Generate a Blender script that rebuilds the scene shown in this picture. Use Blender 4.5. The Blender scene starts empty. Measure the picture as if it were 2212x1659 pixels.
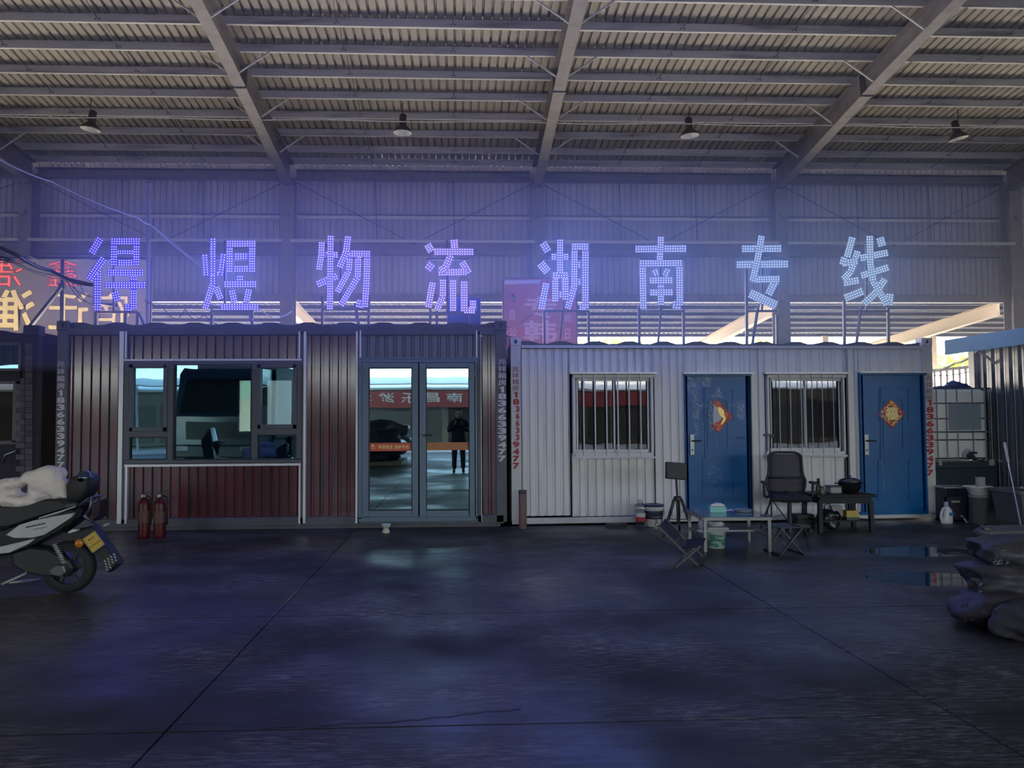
EXPOSURE = 1.25
SKY_STRENGTH = 1.1
SUN_STRENGTH = 20.0
LED_BEAD, LED_FACE, FILL_FRONT, FILL_BACK = .6, 1.0, 8.0, 28.0
HAZE = .105
FRONT_Z = 3.95
import bpy, math, random
from mathutils import Vector, Matrix

random.seed(7)
PI = math.pi
scene = bpy.context.scene
col = scene.collection

# ------------------------------------------------------------------ camera
IMG_W, IMG_H, FOC, PX, PY, CAM_H = 2212.0, 1659.0, 1720.0, 1068.0, 829.5, 1.42
yaw, pitch, roll = math.atan(78 / FOC), math.atan(77.5 / FOC), 0.00565
fw = Vector((math.sin(yaw) * math.cos(pitch), math.cos(yaw) * math.cos(pitch), math.sin(pitch)))
_r0 = Vector((math.cos(yaw), -math.sin(yaw), 0)); _u0 = _r0.cross(fw)
RT = _r0 * math.cos(roll) - _u0 * math.sin(roll)
UP = _r0 * math.sin(roll) + _u0 * math.cos(roll)
cam_data = bpy.data.cameras.new('camera'); cam = bpy.data.objects.new('camera', cam_data); col.objects.link(cam)
M = Matrix((RT, UP, -fw)).transposed().to_4x4(); M.translation = Vector((0, 0, CAM_H)); cam.matrix_world = M
cam_data.sensor_fit = 'HORIZONTAL'; cam_data.sensor_width = 36.0
cam_data.lens = 36.0 * FOC / IMG_W
cam_data.shift_x = (IMG_W / 2 - PX) / IMG_W
cam_data.clip_end = 500
scene.camera = cam

# ------------------------------------------------------------------ light and exposure
vs = scene.view_settings
vs.view_transform = 'Standard'; vs.look = 'None'; vs.gamma = 1.0; vs.use_curve_mapping = False
vs.exposure = EXPOSURE
world = bpy.data.worlds.new('world'); scene.world = world; world.use_nodes = True
wn = world.node_tree.nodes; wl = world.node_tree.links
sky = wn.new('ShaderNodeTexSky'); sky.sky_type = 'NISHITA'; sky.sun_disc = False
sky.sun_elevation = math.radians(35); sky.sun_rotation = math.radians(-16); sky.air_density = 1.0; sky.dust_density = 3.0
hs = wn.new('ShaderNodeHueSaturation'); hs.inputs['Saturation'].default_value = 0.65
wl.new(sky.outputs['Color'], hs.inputs['Color']); wl.new(hs.outputs['Color'], wn['Background'].inputs['Color'])
wn['Background'].inputs['Strength'].default_value = SKY_STRENGTH
sun_d = bpy.data.lights.new('sun', 'SUN'); sun_d.energy = SUN_STRENGTH; sun_d.angle = math.radians(0.6); sun_d.color = (1.0, 0.93, 0.82)
sun = bpy.data.objects.new('sun', sun_d); col.objects.link(sun)
sun.rotation_euler = Vector((0.22, -0.79, -0.57)).to_track_quat('-Z', 'Y').to_euler()

# sky portals over the open sides of the shed help the renderer find the daylight
def portal(loc, look, sx, sy):
    d = bpy.data.lights.new('daylight_portal', 'AREA'); d.shape = 'RECTANGLE'; d.size = sx; d.size_y = sy
    d.cycles.is_portal = True
    o = bpy.data.objects.new('daylight_portal', d); col.objects.link(o); o.location = loc
    o.rotation_euler = Vector(look).to_track_quat('-Z', 'Y').to_euler()
portal((0, -14.3, 2.1), (0, 1, 0), 52, 4.2)
portal((0, 26.6, 2.75), (0, -1, 0), 52, 5.3)

# ------------------------------------------------------------------ picking points from the camera rays at known depth
def ray(px, py): return fw + RT * ((px - PX) / FOC) - UP * ((py - PY) / FOC)
def at(px, py, Y):
    d = ray(px, py); return Vector((0, 0, CAM_H)) + d * (Y / d.y)
def gnd(px, py, z=0.0):
    d = ray(px, py); return Vector((0, 0, CAM_H)) + d * ((z - CAM_H) / d.z)

# ------------------------------------------------------------------ materials
MATS = {}
def mat(name, base=(.5, .5, .5), rough=.5, metal=0.0, spec=.5, coat=0.0, noise=None, bump=None, emit=None, alpha=None, trans=0.0, tl=0.0):
    """noise = (second colour, scale, low, high[, stretch]); bump = (scale, strength[, stretch])"""
    if name in MATS: return MATS[name]
    m = bpy.data.materials.new(name); m.use_nodes = True; MATS[name] = m
    nt = m.node_tree; b = nt.nodes['Principled BSDF']
    b.inputs['Base Color'].default_value = (*base, 1); b.inputs['Roughness'].default_value = rough
    b.inputs['Metallic'].default_value = metal; b.inputs['Specular IOR Level'].default_value = spec
    b.inputs['Coat Weight'].default_value = coat; b.inputs['Coat Roughness'].default_value = .12
    if trans: b.inputs['Transmission Weight'].default_value = trans
    tc = None
    def coords(st):
        nonlocal tc
        if tc is None: tc = nt.nodes.new('ShaderNodeTexCoord')
        mp = nt.nodes.new('ShaderNodeMapping'); mp.inputs['Scale'].default_value = st
        nt.links.new(tc.outputs['Object'], mp.inputs['Vector']); return mp.outputs['Vector']
    if noise:
        c2, sc, lo, hi = noise[:4]; st = noise[4] if len(noise) > 4 else (1, 1, 1)
        n = nt.nodes.new('ShaderNodeTexNoise'); n.inputs['Scale'].default_value = sc; n.inputs['Detail'].default_value = 6
        nt.links.new(coords(st), n.inputs['Vector'])
        r = nt.nodes.new('ShaderNodeValToRGB'); r.color_ramp.elements[0].position = lo; r.color_ramp.elements[1].position = hi
        r.color_ramp.elements[0].color = (*base, 1); r.color_ramp.elements[1].color = (*c2, 1)
        nt.links.new(n.outputs['Fac'], r.inputs['Fac']); nt.links.new(r.outputs['Color'], b.inputs['Base Color'])
    if bump:
        st = bump[2] if len(bump) > 2 else (1, 1, 1)
        n = nt.nodes.new('ShaderNodeTexNoise'); n.inputs['Scale'].default_value = bump[0]; n.inputs['Detail'].default_value = 4
        nt.links.new(coords(st), n.inputs['Vector'])
        bp = nt.nodes.new('ShaderNodeBump'); bp.inputs['Strength'].default_value = bump[1]; bp.inputs['Distance'].default_value = .02
        nt.links.new(n.outputs['Fac'], bp.inputs['Height']); nt.links.new(bp.outputs['Normal'], b.inputs['Normal'])
    if emit:
        b.inputs['Emission Color'].default_value = (*emit[0], 1); b.inputs['Emission Strength'].default_value = emit[1]
    if tl:  # a share of translucency (light sheet that lets daylight through)
        t = nt.nodes.new('ShaderNodeBsdfTranslucent'); t.inputs['Color'].default_value = (*base, 1)
        mx = nt.nodes.new('ShaderNodeMixShader'); mx.inputs['Fac'].default_value = tl
        out = nt.nodes['Material Output']
        nt.links.new(b.outputs['BSDF'], mx.inputs[1]); nt.links.new(t.outputs['BSDF'], mx.inputs[2]); nt.links.new(mx.outputs['Shader'], out.inputs['Surface'])
    return m

def glass_mat(name, refl, tint, gtint=(1, 1, 1), rough=.01, wobble=0.0):
    """coated window pane: part mirror, part tinted see-through"""
    m = bpy.data.materials.new(name); m.use_nodes = True; nt = m.node_tree; nt.nodes.clear(); MATS[name] = m
    out = nt.nodes.new('ShaderNodeOutputMaterial'); mx = nt.nodes.new('ShaderNodeMixShader')
    tr = nt.nodes.new('ShaderNodeBsdfTransparent'); gl = nt.nodes.new('ShaderNodeBsdfGlossy')
    tr.inputs['Color'].default_value = (*tint, 1); gl.inputs['Color'].default_value = (*gtint, 1); gl.inputs['Roughness'].default_value = rough
    fr = nt.nodes.new('ShaderNodeLayerWeight'); fr.inputs['Blend'].default_value = .3
    ma = nt.nodes.new('ShaderNodeMath'); ma.operation = 'MULTIPLY_ADD'; ma.inputs[1].default_value = .7; ma.inputs[2].default_value = refl; ma.use_clamp = True
    nt.links.new(fr.outputs['Fresnel'], ma.inputs[0]); nt.links.new(ma.outputs[0], mx.inputs['Fac'])
    nt.links.new(tr.outputs[0], mx.inputs[1]); nt.links.new(gl.outputs[0], mx.inputs[2]); nt.links.new(mx.outputs[0], out.inputs['Surface'])
    if wobble:
        tc = nt.nodes.new('ShaderNodeTexCoord'); n = nt.nodes.new('ShaderNodeTexNoise'); n.inputs['Scale'].default_value = 1.6; n.inputs['Detail'].default_value = 1
        bp = nt.nodes.new('ShaderNodeBump'); bp.inputs['Strength'].default_value = wobble; bp.inputs['Distance'].default_value = .02
        nt.links.new(tc.outputs['Object'], n.inputs['Vector']); nt.links.new(n.outputs['Fac'], bp.inputs['Height']); nt.links.new(bp.outputs['Normal'], gl.inputs['Normal'])
    return m

# ------------------------------------------------------------------ objects and mesh building
def tag(o, label=None, cat=None, group=None, kind=None):
    if label: o['label'] = label
    if cat: o['category'] = cat
    if group: o['group'] = group
    if kind: o['kind'] = kind
    return o

def thing(name, label, cat, loc=(0, 0, 0), rz=0.0, group=None, kind=None):
    o = bpy.data.objects.new(name, None); col.objects.link(o); o.location = loc; o.rotation_euler = (0, 0, rz)
    o.empty_display_size = .1
    return tag(o, label, cat, group, kind)

class MB:
    """collects shapes and links them as one mesh; points are given in the parent's space (or world space with off=parent location)"""
    def __init__(s, off=(0, 0, 0)): s.v = []; s.f = []; s.mi = []; s.off = Vector(off); s.m = 0
    def add(s, vs, fs):
        n = len(s.v); s.v += [Vector(p) - s.off for p in vs]; s.f += [tuple(i + n for i in f) for f in fs]; s.mi += [s.m] * len(fs); return s
    def box(s, a, b):
        (x0, y0, z0), (x1, y1, z1) = a, b
        return s.add([(x0, y0, z0), (x1, y0, z0), (x1, y1, z0), (x0, y1, z0), (x0, y0, z1), (x1, y0, z1), (x1, y1, z1), (x0, y1, z1)],
                     [(3, 2, 1, 0), (4, 5, 6, 7), (0, 1, 5, 4), (1, 2, 6, 5), (2, 3, 7, 6), (3, 0, 4, 7)])
    def cbox(s, c, d, rz=0, rx=0, ry=0, bev=0.0):
        R = Matrix.Rotation(rz, 3, 'Z') @ Matrix.Rotation(ry, 3, 'Y') @ Matrix.Rotation(rx, 3, 'X'); c = Vector(c)
        h = Vector(d) / 2
        if bev <= 0:
            P = [(-1, -1, -1), (1, -1, -1), (1, 1, -1), (-1, 1, -1), (-1, -1, 1), (1, -1, 1), (1, 1, 1), (-1, 1, 1)]
            return s.add([c + R @ Vector((p[0] * h.x, p[1] * h.y, p[2] * h.z)) for p in P],
                         [(3, 2, 1, 0), (4, 5, 6, 7), (0, 1, 5, 4), (1, 2, 6, 5), (2, 3, 7, 6), (3, 0, 4, 7)])
        # chamfered box: three rings
        rings = []
        for z, k in ((-h.z, bev), (-h.z + bev, 0), (h.z - bev, 0), (h.z, bev)):
            x, y, q = h.x - k, h.y - k, bev
            rings.append([(-x + q, -y, z), (x - q, -y, z), (x, -y + q, z), (x, y - q, z), (x - q, y, z), (-x + q, y, z), (-x, y - q, z), (-x, -y + q, z)])
        return s.loft([[c + R @ Vector(p) for p in r] for r in rings], cap=True)
    def loft(s, rings, cap=True, closed=True):
        n = len(rings[0]); vs = [p for r in rings for p in r]; fs = []
        for i in range(len(rings) - 1):
            for j in range(n if closed else n - 1):
                k = (j + 1) % n; fs.append((i * n + j, i * n + k, (i + 1) * n + k, (i + 1) * n + j))
        if cap: fs.append(tuple(range(n - 1, -1, -1))); fs.append(tuple((len(rings) - 1) * n + j for j in range(n)))
        return s.add(vs, fs)
    def bar(s, p, q, w, h=None, up=(0, 0, 1)):
        p, q = Vector(p), Vector(q); h = h or w; d = (q - p).normalized(); u = Vector(up)
        if abs(d.dot(u)) > .98: u = Vector((0, 1, 0))
        r = d.cross(u).normalized(); u = r.cross(d)
        ring = lambda c: [c - r * w / 2 - u * h / 2, c + r * w / 2 - u * h / 2, c + r * w / 2 + u * h / 2, c - r * w / 2 + u * h / 2]
        return s.loft([ring(p), ring(q)])
    def tube(s, pts, r, n=8, cap=True):
        pts = [Vector(p) for p in pts]; rr = r if isinstance(r, (list, tuple)) else [r] * len(pts); rings = []; prev = None
        for i, p in enumerate(pts):
            d = (pts[min(i + 1, len(pts) - 1)] - pts[max(i - 1, 0)]).normalized()
            if prev is None:
                u = Vector((0, 0, 1)) if abs(d.z) < .9 else Vector((1, 0, 0)); a = d.cross(u).normalized()
            else: a = (prev - d * prev.dot(d)).normalized()
            prev = a; b = d.cross(a)
            rings.append([p + (a * math.cos(2 * PI * k / n) + b * math.sin(2 * PI * k / n)) * rr[i] for k in range(n)])
        return s.loft(rings, cap)
    def lathe(s, prof, c=(0, 0, 0), n=20, cap=True, axis=None, sx=1, sy=1):
        c = Vector(c); R = axis or Matrix.Identity(3)
        return s.loft([[c + R @ Vector((r * sx * math.cos(2 * PI * k / n), r * sy * math.sin(2 * PI * k / n), z)) for k in range(n)] for r, z in prof], cap)
    def prism(s, poly, fn, t0, t1):
        """poly of (a, b); fn(a, b, t) gives the point; extruded from t0 to t1"""
        return s.loft([[Vector(fn(a, b, t0)) for a, b in poly], [Vector(fn(a, b, t1)) for a, b in poly]])
    def build(s, name, m, parent=None, smooth=False, kind=None, bevel=0.0):
        me = bpy.data.meshes.new(name); me.from_pydata([tuple(p) for p in s.v], [], s.f); me.update()
        for x in (m if isinstance(m, (list, tuple)) else [m]): me.materials.append(x)
        if isinstance(m, (list, tuple)): me.polygons.foreach_set('material_index', s.mi)
        if smooth: me.polygons.foreach_set('use_smooth', [True] * len(me.polygons))
        o = bpy.data.objects.new(name, me); col.objects.link(o)
        if parent is not None: o.parent = parent
        if kind: o['kind'] = kind
        if bevel:
            bv = o.modifiers.new('bevel', 'BEVEL'); bv.width = bevel; bv.segments = 2; bv.limit_method = 'ANGLE'
        return o

def dup(root, loc, rz=None, label=None):
    """a copy of a thing with copies of its parts and sub-parts"""
    r = root.copy(); col.objects.link(r); r.location = loc
    if rz is not None: r.rotation_euler = (0, 0, rz)
    if label: r['label'] = label
    for ch in list(root.children):
        c = ch.copy(); col.objects.link(c); c.parent = r
        for g in ch.children:
            d = g.copy(); col.objects.link(d); d.parent = c
    return r

def lump(name, m, parent, c, d, seed=0, amp=.18, n=3, freq=3.0, rz=0, kind=None, flat=0.0, off=(0, 0, 0)):
    """a soft sack-like or crumpled body: a sphere of size d pushed in and out"""
    import bmesh
    from mathutils import noise as ns
    bm = bmesh.new(); bmesh.ops.create_icosphere(bm, subdivisions=n, radius=1.0)
    R = Matrix.Rotation(rz, 3, 'Z'); c = Vector(c); o3 = Vector((seed * 7.3, seed * 3.1, seed * 1.7))
    for v in bm.verts:
        p = v.co.copy(); k = 1 + amp * ns.fractal(p * freq + o3, 1.0, 2.0, 4)
        p = Vector((math.copysign(abs(p.x) ** .75, p.x), math.copysign(abs(p.y) ** .75, p.y), math.copysign(abs(p.z) ** .8, p.z))) * k
        if flat and p.z < -1 + flat: p.z = -1 + flat
        v.co = c - Vector(off) + R @ Vector((p.x * d[0], p.y * d[1], p.z * d[2]))
    me = bpy.data.meshes.new(name); bm.to_mesh(me); bm.free(); me.materials.append(m)
    me.polygons.foreach_set('use_smooth', [True] * len(me.polygons))
    o = bpy.data.objects.new(name, me); col.objects.link(o)
    if parent is not None: o.parent = parent
    if kind: o['kind'] = kind
    return o

# ------------------------------------------------------------------ lettering: flat glyphs from the built-in typeface
GLY = {}
def glyph(ch, off=0.0):
    k = (ch, off)
    if k in GLY: return GLY[k]
    if ch == '1':
        GLY[k] = ([(.38, 0), (.72, 0), (.72, 1), (.50, 1), (.18, .80), (.18, .62), (.38, .72)], [(0, 1, 2, 3, 6), (3, 4, 5, 6)]); return GLY[k]
    c = bpy.data.curves.new('glyph', 'FONT'); c.body = ch; c.offset = off; c.resolution_u = 3
    o = bpy.data.objects.new('glyph', c); col.objects.link(o)
    me = bpy.data.meshes.new_from_object(o.evaluated_get(bpy.context.evaluated_depsgraph_get()))
    vs = [v.co.copy() for v in me.vertices]; fs = [tuple(p.vertices) for p in me.polygons]
    bpy.data.objects.remove(o); bpy.data.curves.remove(c); bpy.data.meshes.remove(me)
    x0 = min(v.x for v in vs); x1 = max(v.x for v in vs); y0 = min(v.y for v in vs); y1 = max(v.y for v in vs)
    w, h = max(x1 - x0, 1e-4), max(y1 - y0, 1e-4)
    GLY[k] = ([((v.x - x0) / w, (v.y - y0) / h) for v in vs], fs); return GLY[k]
def put_glyph(mb, ch, fn, u0, u1, v0, v1, off=0.0, mirror=False):
    """fill the cell u0..u1 x v0..v1 with a character; fn(u, v) maps to the surface"""
    vs, fs = glyph(ch, off)
    mb.add([fn(u0 + (1 - a if mirror else a) * (u1 - u0), v0 + b * (v1 - v0)) for a, b in vs], fs)

def fill_shape(loops, to3d):
    """even-odd filled flat mesh of closed 2D loops; returns (points, faces) on the surface"""
    cu = bpy.data.curves.new('fill', 'CURVE'); cu.dimensions = '2D'; cu.fill_mode = 'BOTH'
    for lp in loops:
        sp = cu.splines.new('POLY'); sp.points.add(len(lp) - 1); sp.use_cyclic_u = True
        for k, (a, b) in enumerate(lp): sp.points[k].co = (a, b, 0, 1)
    o = bpy.data.objects.new('fill', cu); col.objects.link(o)
    me = bpy.data.meshes.new_from_object(o.evaluated_get(bpy.context.evaluated_depsgraph_get()))
    vs = [to3d(v.co.x, v.co.y) for v in me.vertices]; fs = [tuple(p.vertices) for p in me.polygons]
    bpy.data.objects.remove(o); bpy.data.curves.remove(cu); bpy.data.meshes.remove(me); return vs, fs
def glyph_loops(ch, u0, u1, v0, v1, off=0.0, mirror=False, grow=0.0):
    vs, fs = glyph(ch, off); cnt = {}
    for f in fs:
        for k in range(len(f)):
            e = (f[k], f[(k + 1) % len(f)]); cnt[tuple(sorted(e))] = cnt.get(tuple(sorted(e)), 0) + 1
    nb = {}
    for (a, b), n in cnt.items():
        if n == 1: nb.setdefault(a, []).append(b); nb.setdefault(b, []).append(a)
    loops, seen = [], set()
    for s in nb:
        if s in seen: continue
        lp, cur, prev = [s], s, None; seen.add(s)
        while True:
            nx = [q for q in nb[cur] if q != prev and q not in seen]
            if not nx: break
            prev, cur = cur, nx[0]; seen.add(cur); lp.append(cur)
        if len(lp) > 2: loops.append([(u0 - grow + (1 - vs[k][0] if mirror else vs[k][0]) * (u1 - u0 + 2 * grow), v0 - grow + vs[k][1] * (v1 - v0 + 2 * grow)) for k in lp])
    return loops

def grow_loops(loops, d):
    """push the outlines of a character outward (and its counters inward) to make the strokes bolder"""
    def inside(p, lp):
        r = False
        for k in range(len(lp)):
            (x0, y0), (x1, y1) = lp[k], lp[(k + 1) % len(lp)]
            if (y0 > p[1]) != (y1 > p[1]) and p[0] < (x1 - x0) * (p[1] - y0) / (y1 - y0) + x0: r = not r
        return r
    out = []
    for i, lp in enumerate(loops):
        n = len(lp); area = sum(lp[k][0] * lp[(k + 1) % n][1] - lp[(k + 1) % n][0] * lp[k][1] for k in range(n)); hole = sum(inside(lp[0], q) for j, q in enumerate(loops) if j != i) % 2
        s = (1 if area > 0 else -1) * (-1 if hole else 1); q = []
        for k in range(n):
            a, b, c_ = Vector(lp[k - 1]), Vector(lp[k]), Vector(lp[(k + 1) % n]); e0, e1 = (b - a), (c_ - b)
            if e0.length < 1e-6 or e1.length < 1e-6: continue
            e0.normalize(); e1.normalize(); nn = Vector((e0.y + e1.y, -e0.x - e1.x))
            if nn.length < .2: nn = Vector((e0.y, -e0.x)) * 2
            nn /= max(nn.length ** 2 / 2, .7); q.append(tuple(b + nn * d * s))
        if len(q) > 2: out.append(q)
    return out
# ================================================================== materials of the setting
def floor_material():
    m = bpy.data.materials.new('wet_concrete'); m.use_nodes = True; nt = m.node_tree; N = nt.nodes; L = nt.links; b = N['Principled BSDF']
    geo = N.new('ShaderNodeNewGeometry')
    def noise(scale, detail=6, st=(1, 1, 1), rough=.55):
        mp = N.new('ShaderNodeMapping'); mp.inputs['Scale'].default_value = st; L.new(geo.outputs['Position'], mp.inputs['Vector'])
        n = N.new('ShaderNodeTexNoise'); n.inputs['Scale'].default_value = scale; n.inputs['Detail'].default_value = detail; n.inputs['Roughness'].default_value = rough
        L.new(mp.outputs['Vector'], n.inputs['Vector']); return n.outputs['Fac']
    def ramp(src, stops):
        r = N.new('ShaderNodeValToRGB'); e = r.color_ramp.elements
        while len(e) < len(stops): e.new(.5)
        for i, (p, c) in enumerate(stops): e[i].position = p; e[i].color = (*c, 1) if isinstance(c, tuple) else (c, c, c, 1)
        L.new(src, r.inputs['Fac']); return r.outputs['Color']
    def mix(a, bb, f, mode='MIX'):
        x = N.new('ShaderNodeMix'); x.data_type = 'RGBA'; x.blend_type = mode
        if isinstance(f, float): x.inputs['Factor'].default_value = f
        else: L.new(f, x.inputs['Factor'])
        for s, i in ((a, 6), (bb, 7)):
            if isinstance(s, tuple): x.inputs[i].default_value = (*s, 1)
            else: L.new(s, x.inputs[i])
        return x.outputs[2]
    big = noise(.42, 3); mid = noise(2.2, 6); fine = noise(22, 5, (.35, 1.6, 1)); scuff = noise(9, 8, (.22, 1.5, 1), .7)
    c = mix(ramp(mid, [(.3, (.018, .017, .017)), (.7, (.044, .042, .041))]), ramp(fine, [(.35, (.016, .015, .016)), (.75, (.10, .095, .10))]), .45)
    damp = ramp(big, [(.40, 1.0), (.56, 0.0)])            # dark, damp, oily patches
    c = mix(c, (.018, .017, .014), damp)
    worn = ramp(noise(.8, 5, (1, 1.4, 1)), [(.45, 0.0), (.62, 1.0)]); hair = ramp(noise(34, 8, (.22, 1.3, 1), .75), [(.47, 0.0), (.62, 1.0)])
    c = mix(c, (.26, .25, .26), mix((0, 0, 0), hair, worn))           # scuffed, rubbed-dry streaks
    L.new(c, b.inputs['Base Color'])
    r = ramp(scuff, [(.30, .22), (.62, .55)]); r2 = ramp(mid, [(.3, .20), (.7, .50)])
    rr = mix(r, r2, .5); rr = mix(rr, (.68, .68, .68), damp)
    # two shallow pools standing in the hollows of the slabs near the sacks
    sep = N.new('ShaderNodeSeparateXYZ'); L.new(geo.outputs['Position'], sep.inputs[0])
    def mth(op, x, y=None, z=None):
        q = N.new('ShaderNodeMath'); q.operation = op
        for i, w in enumerate((x, y, z)):
            if w is None: continue
            if isinstance(w, (int, float)): q.inputs[i].default_value = w
            else: L.new(w, q.inputs[i])
        return q.outputs[0]
    wob = noise(1.3, 3); pud = None
    for cx, cy, rx, ry in ((4.85, 8.3, .62, .30), (4.15, 6.9, .50, .32)):
        dx = mth('DIVIDE', mth('SUBTRACT', sep.outputs[0], cx), rx); dy = mth('DIVIDE', mth('SUBTRACT', sep.outputs[1], cy), ry)
        d = mth('ADD', mth('ADD', mth('MULTIPLY', dx, dx), mth('MULTIPLY', dy, dy)), mth('MULTIPLY', mth('SUBTRACT', wob, .5), 2.2))
        e = mth('LESS_THAN', d, 1.0); pud = e if pud is None else mth('MAXIMUM', pud, e)
    rr = mix(rr, (.04, .04, .04), pud); 
    L.new(rr, b.inputs['Roughness'])
    bp = N.new('ShaderNodeBump'); bp.inputs['Strength'].default_value = .22; bp.inputs['Distance'].default_value = .006
    h = mix(scuff, (.5, .5, .5), pud); L.new(h, bp.inputs['Height']); L.new(bp.outputs['Normal'], b.inputs['Normal'])
    b.inputs['Specular IOR Level'].default_value = .5
    return m
FLOOR = floor_material()
STEEL = mat('painted_steel_grey', (.27, .25, .26), .5, noise=((.20, .185, .185), 3, .4, .7))
PURLIN = mat('galvanised_purlin', (.62, .59, .56), .5, 0.0, noise=((.30, .28, .27), 1.3, .5, .72, (.35, 4, 4)))
LIPSTEEL = mat('galvanised_lip', (.72, .69, .66), .45)
SHEET = mat('roof_sheet', (.44, .40, .31), .5, noise=((.33, .30, .25), .8, .35, .7))
WALLSHEET = mat('wall_sheet', (.56, .54, .60), .5, noise=((.44, .42, .48), 1.2, .4, .7, (3, 1, .3)))
DARKROD = mat('dark_rod', (.05, .05, .06), .6)
ASPHALT = mat('yard_concrete', (.42, .40, .36), .85, noise=((.30, .29, .27), 1.5, .4, .65))
SIDEW = mat('side_sheet', (.14, .135, .14), .6)

# ================================================================== floor: cast slabs with open joints
ZR = lambda Y: 9.82 + 0.1035 * (26.0 - Y) if Y > 0 else 9.82 + 0.1035 * 26 + .1035 * Y * 1.6      # underside of the purlins
floor = thing('floor', None, None, kind='structure')
fb = MB(); fb.box((-46, -14, -.32), (46, 27, -.02)); fb.build('sub_base', DARKROD, floor)
xs = [-46, -30, -16.2, -12.5, -8.79, -5.07, -1.35, 2.36, 6.08, 9.8, 13.5, 17.2, 30, 46]
ys = [-14, -9.5, -4.9, -.3, 3.78, 5.93, 10.6, 15.2, 19.9, 27]
g = .008
for i in range(len(xs) - 1):
    for j in range(len(ys) - 1):
        s = MB(); s.cbox(((xs[i] + xs[i + 1]) / 2, (ys[j] + ys[j + 1]) / 2, -.06), (xs[i + 1] - xs[i] - g, ys[j + 1] - ys[j] - (g if abs(ys[j] - 3.78) > .1 else g * .6), .12), bev=.004)
        s.build('slab', FLOOR, floor)
# hairline cracks across the near slabs, filled dark
def crack(pts, w):
    c = MB(); rings = []
    for i, p in enumerate(pts):
        w2 = w * (.5 + .5 * random.random()); c_ = Vector(p)
        rings.append([c_ + Vector((0, -w2, 0)), c_ + Vector((0, w2, 0))])
    c.loft(rings, cap=False, closed=False); return c.build('crack', DARKROD, floor)
for seg in ([(190, 1590), (310, 1578), (400, 1562), (540, 1563)], [(545, 1575), (700, 1566), (860, 1558), (1000, 1545), (1150, 1528)], [(1640, 1514), (1760, 1506), (1860, 1502), (1950, 1510), (2030, 1508)]):
    pts = []
    for k in range(len(seg) - 1):
        for t in range(6):
            f = t / 6; p = gnd(seg[k][0] + (seg[k + 1][0] - seg[k][0]) * f, seg[k][1] + (seg[k + 1][1] - seg[k][1]) * f + random.uniform(-3, 3)); pts.append((p.x, p.y, .0015))
    crack(pts, .006)

# ================================================================== ceiling: ribbed roof sheet, purlins, rafters
ceiling = thing('ceiling', None, None, kind='structure')
def ribbed(mb, a0, a1, pitch, rw, depth, fn0, fn1):
    """a sheet with narrow ribs; fn(a, d) gives the point at one end, d is the rib offset"""
    prof = []; a = a0
    while a < a1:
        prof += [(a, 0), (a + pitch - rw, 0), (a + pitch - rw * .78, depth), (a + pitch - rw * .22, depth)]; a += pitch
    prof.append((a1, 0))
    mb.loft([[fn0(*p) for p in prof], [fn1(*p) for p in prof]], cap=False, closed=False)
rs = MB()
PT = .20
for y0, y1 in ((26.7, 20), (20, 12), (12, 0), (0, -14)):
    ribbed(rs, -46, 46, .22, .07, .065, lambda a, d: Vector((a, y0, ZR(y0) + PT + d)), lambda a, d: Vector((a, y1, ZR(y1) + PT + d)))
rs.build('roof_sheet', SHEET, ceiling)
COLX = [-13.72, -5.49, 2.62, 10.72, 18.72, -21.8]
purl_y = [25.97, 25.05] + [23.93 - 1.121 * k for k in range(11)]
for y in purl_y:
    z = ZR(y)
    for x0, x1 in ((-26, -13.72), (-13.72, -5.49), (-5.49, 2.62), (2.62, 10.72), (10.72, 18.72), (18.72, 26)):
        p = MB(); p.box((x0, y - .035, z), (x1, y - .03, z + PT)); p.box((x0, y - .035, z + PT - .006), (x1, y + .035, z + PT))
        p.m = 1; p.box((x0, y - .035, z - .006), (x1, y + .04, z)); p.box((x0, y + .035, z), (x1, y + .04, z + .02))
        p.build('purlin', [PURLIN, LIPSTEEL], ceiling)
# screw tips of the sheet along each purlin
sc = MB()
for y in purl_y:
    x = -20
    while x < 22:
        sc.cbox((x, y - .06, ZR(y) + PT - .02), (.012, .012, .035)); x += .22
sc.build('screw_tips', LIPSTEEL, ceiling, kind='stuff')
# rafters: tapered plate girders with bottom flange, splice plates and haunches into the columns
RD = .52
for x in COLX:
    r = MB()
    for y0, y1 in ((26.0, 18.9), (18.9, 9.0), (9.0, 0.0), (0, -14)):
        d0, d1 = RD, RD
        if y0 == 26.0: d0 = .78
        pts = [(y0, ZR(y0) - d0), (y1, ZR(y1) - d1), (y1, ZR(y1)), (y0, ZR(y0))]
        r.prism(pts, lambda a, b, t: (x + t, a, b), -.006, .006)
        fl = [(y0, ZR(y0) - d0), (y1, ZR(y1) - d1), (y1, ZR(y1) - d1 - .02), (y0, ZR(y0) - d0 - .02)]
        r.prism(fl, lambda a, b, t: (x + t, a, b), -.15, .15)
        r.prism([(a, b + (d0 if a == y0 else d1)) for a, b in fl], lambda a, b, t: (x + t, a, b), -.15, .15)
    r.build('rafter', STEEL, ceiling)
    for ys_ in (20.1, 9.0):
        e = MB(); e.cbox((x, ys_, ZR(ys_) - RD / 2 - .02), (.34, .05, RD + .14), rx=math.atan(-.1035)); e.build('splice_plate', STEEL, ceiling)
    for k in (2, 4, 6, 8, 10):
        y = purl_y[k]
        for sgn in (-1, 1):
            b = MB(); b.bar((x + sgn * .14, y, ZR(y) - RD), (x + sgn * .92, y, ZR(y) + .03), .035, .035); b.build('knee_brace', LIPSTEEL, ceiling)
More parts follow.
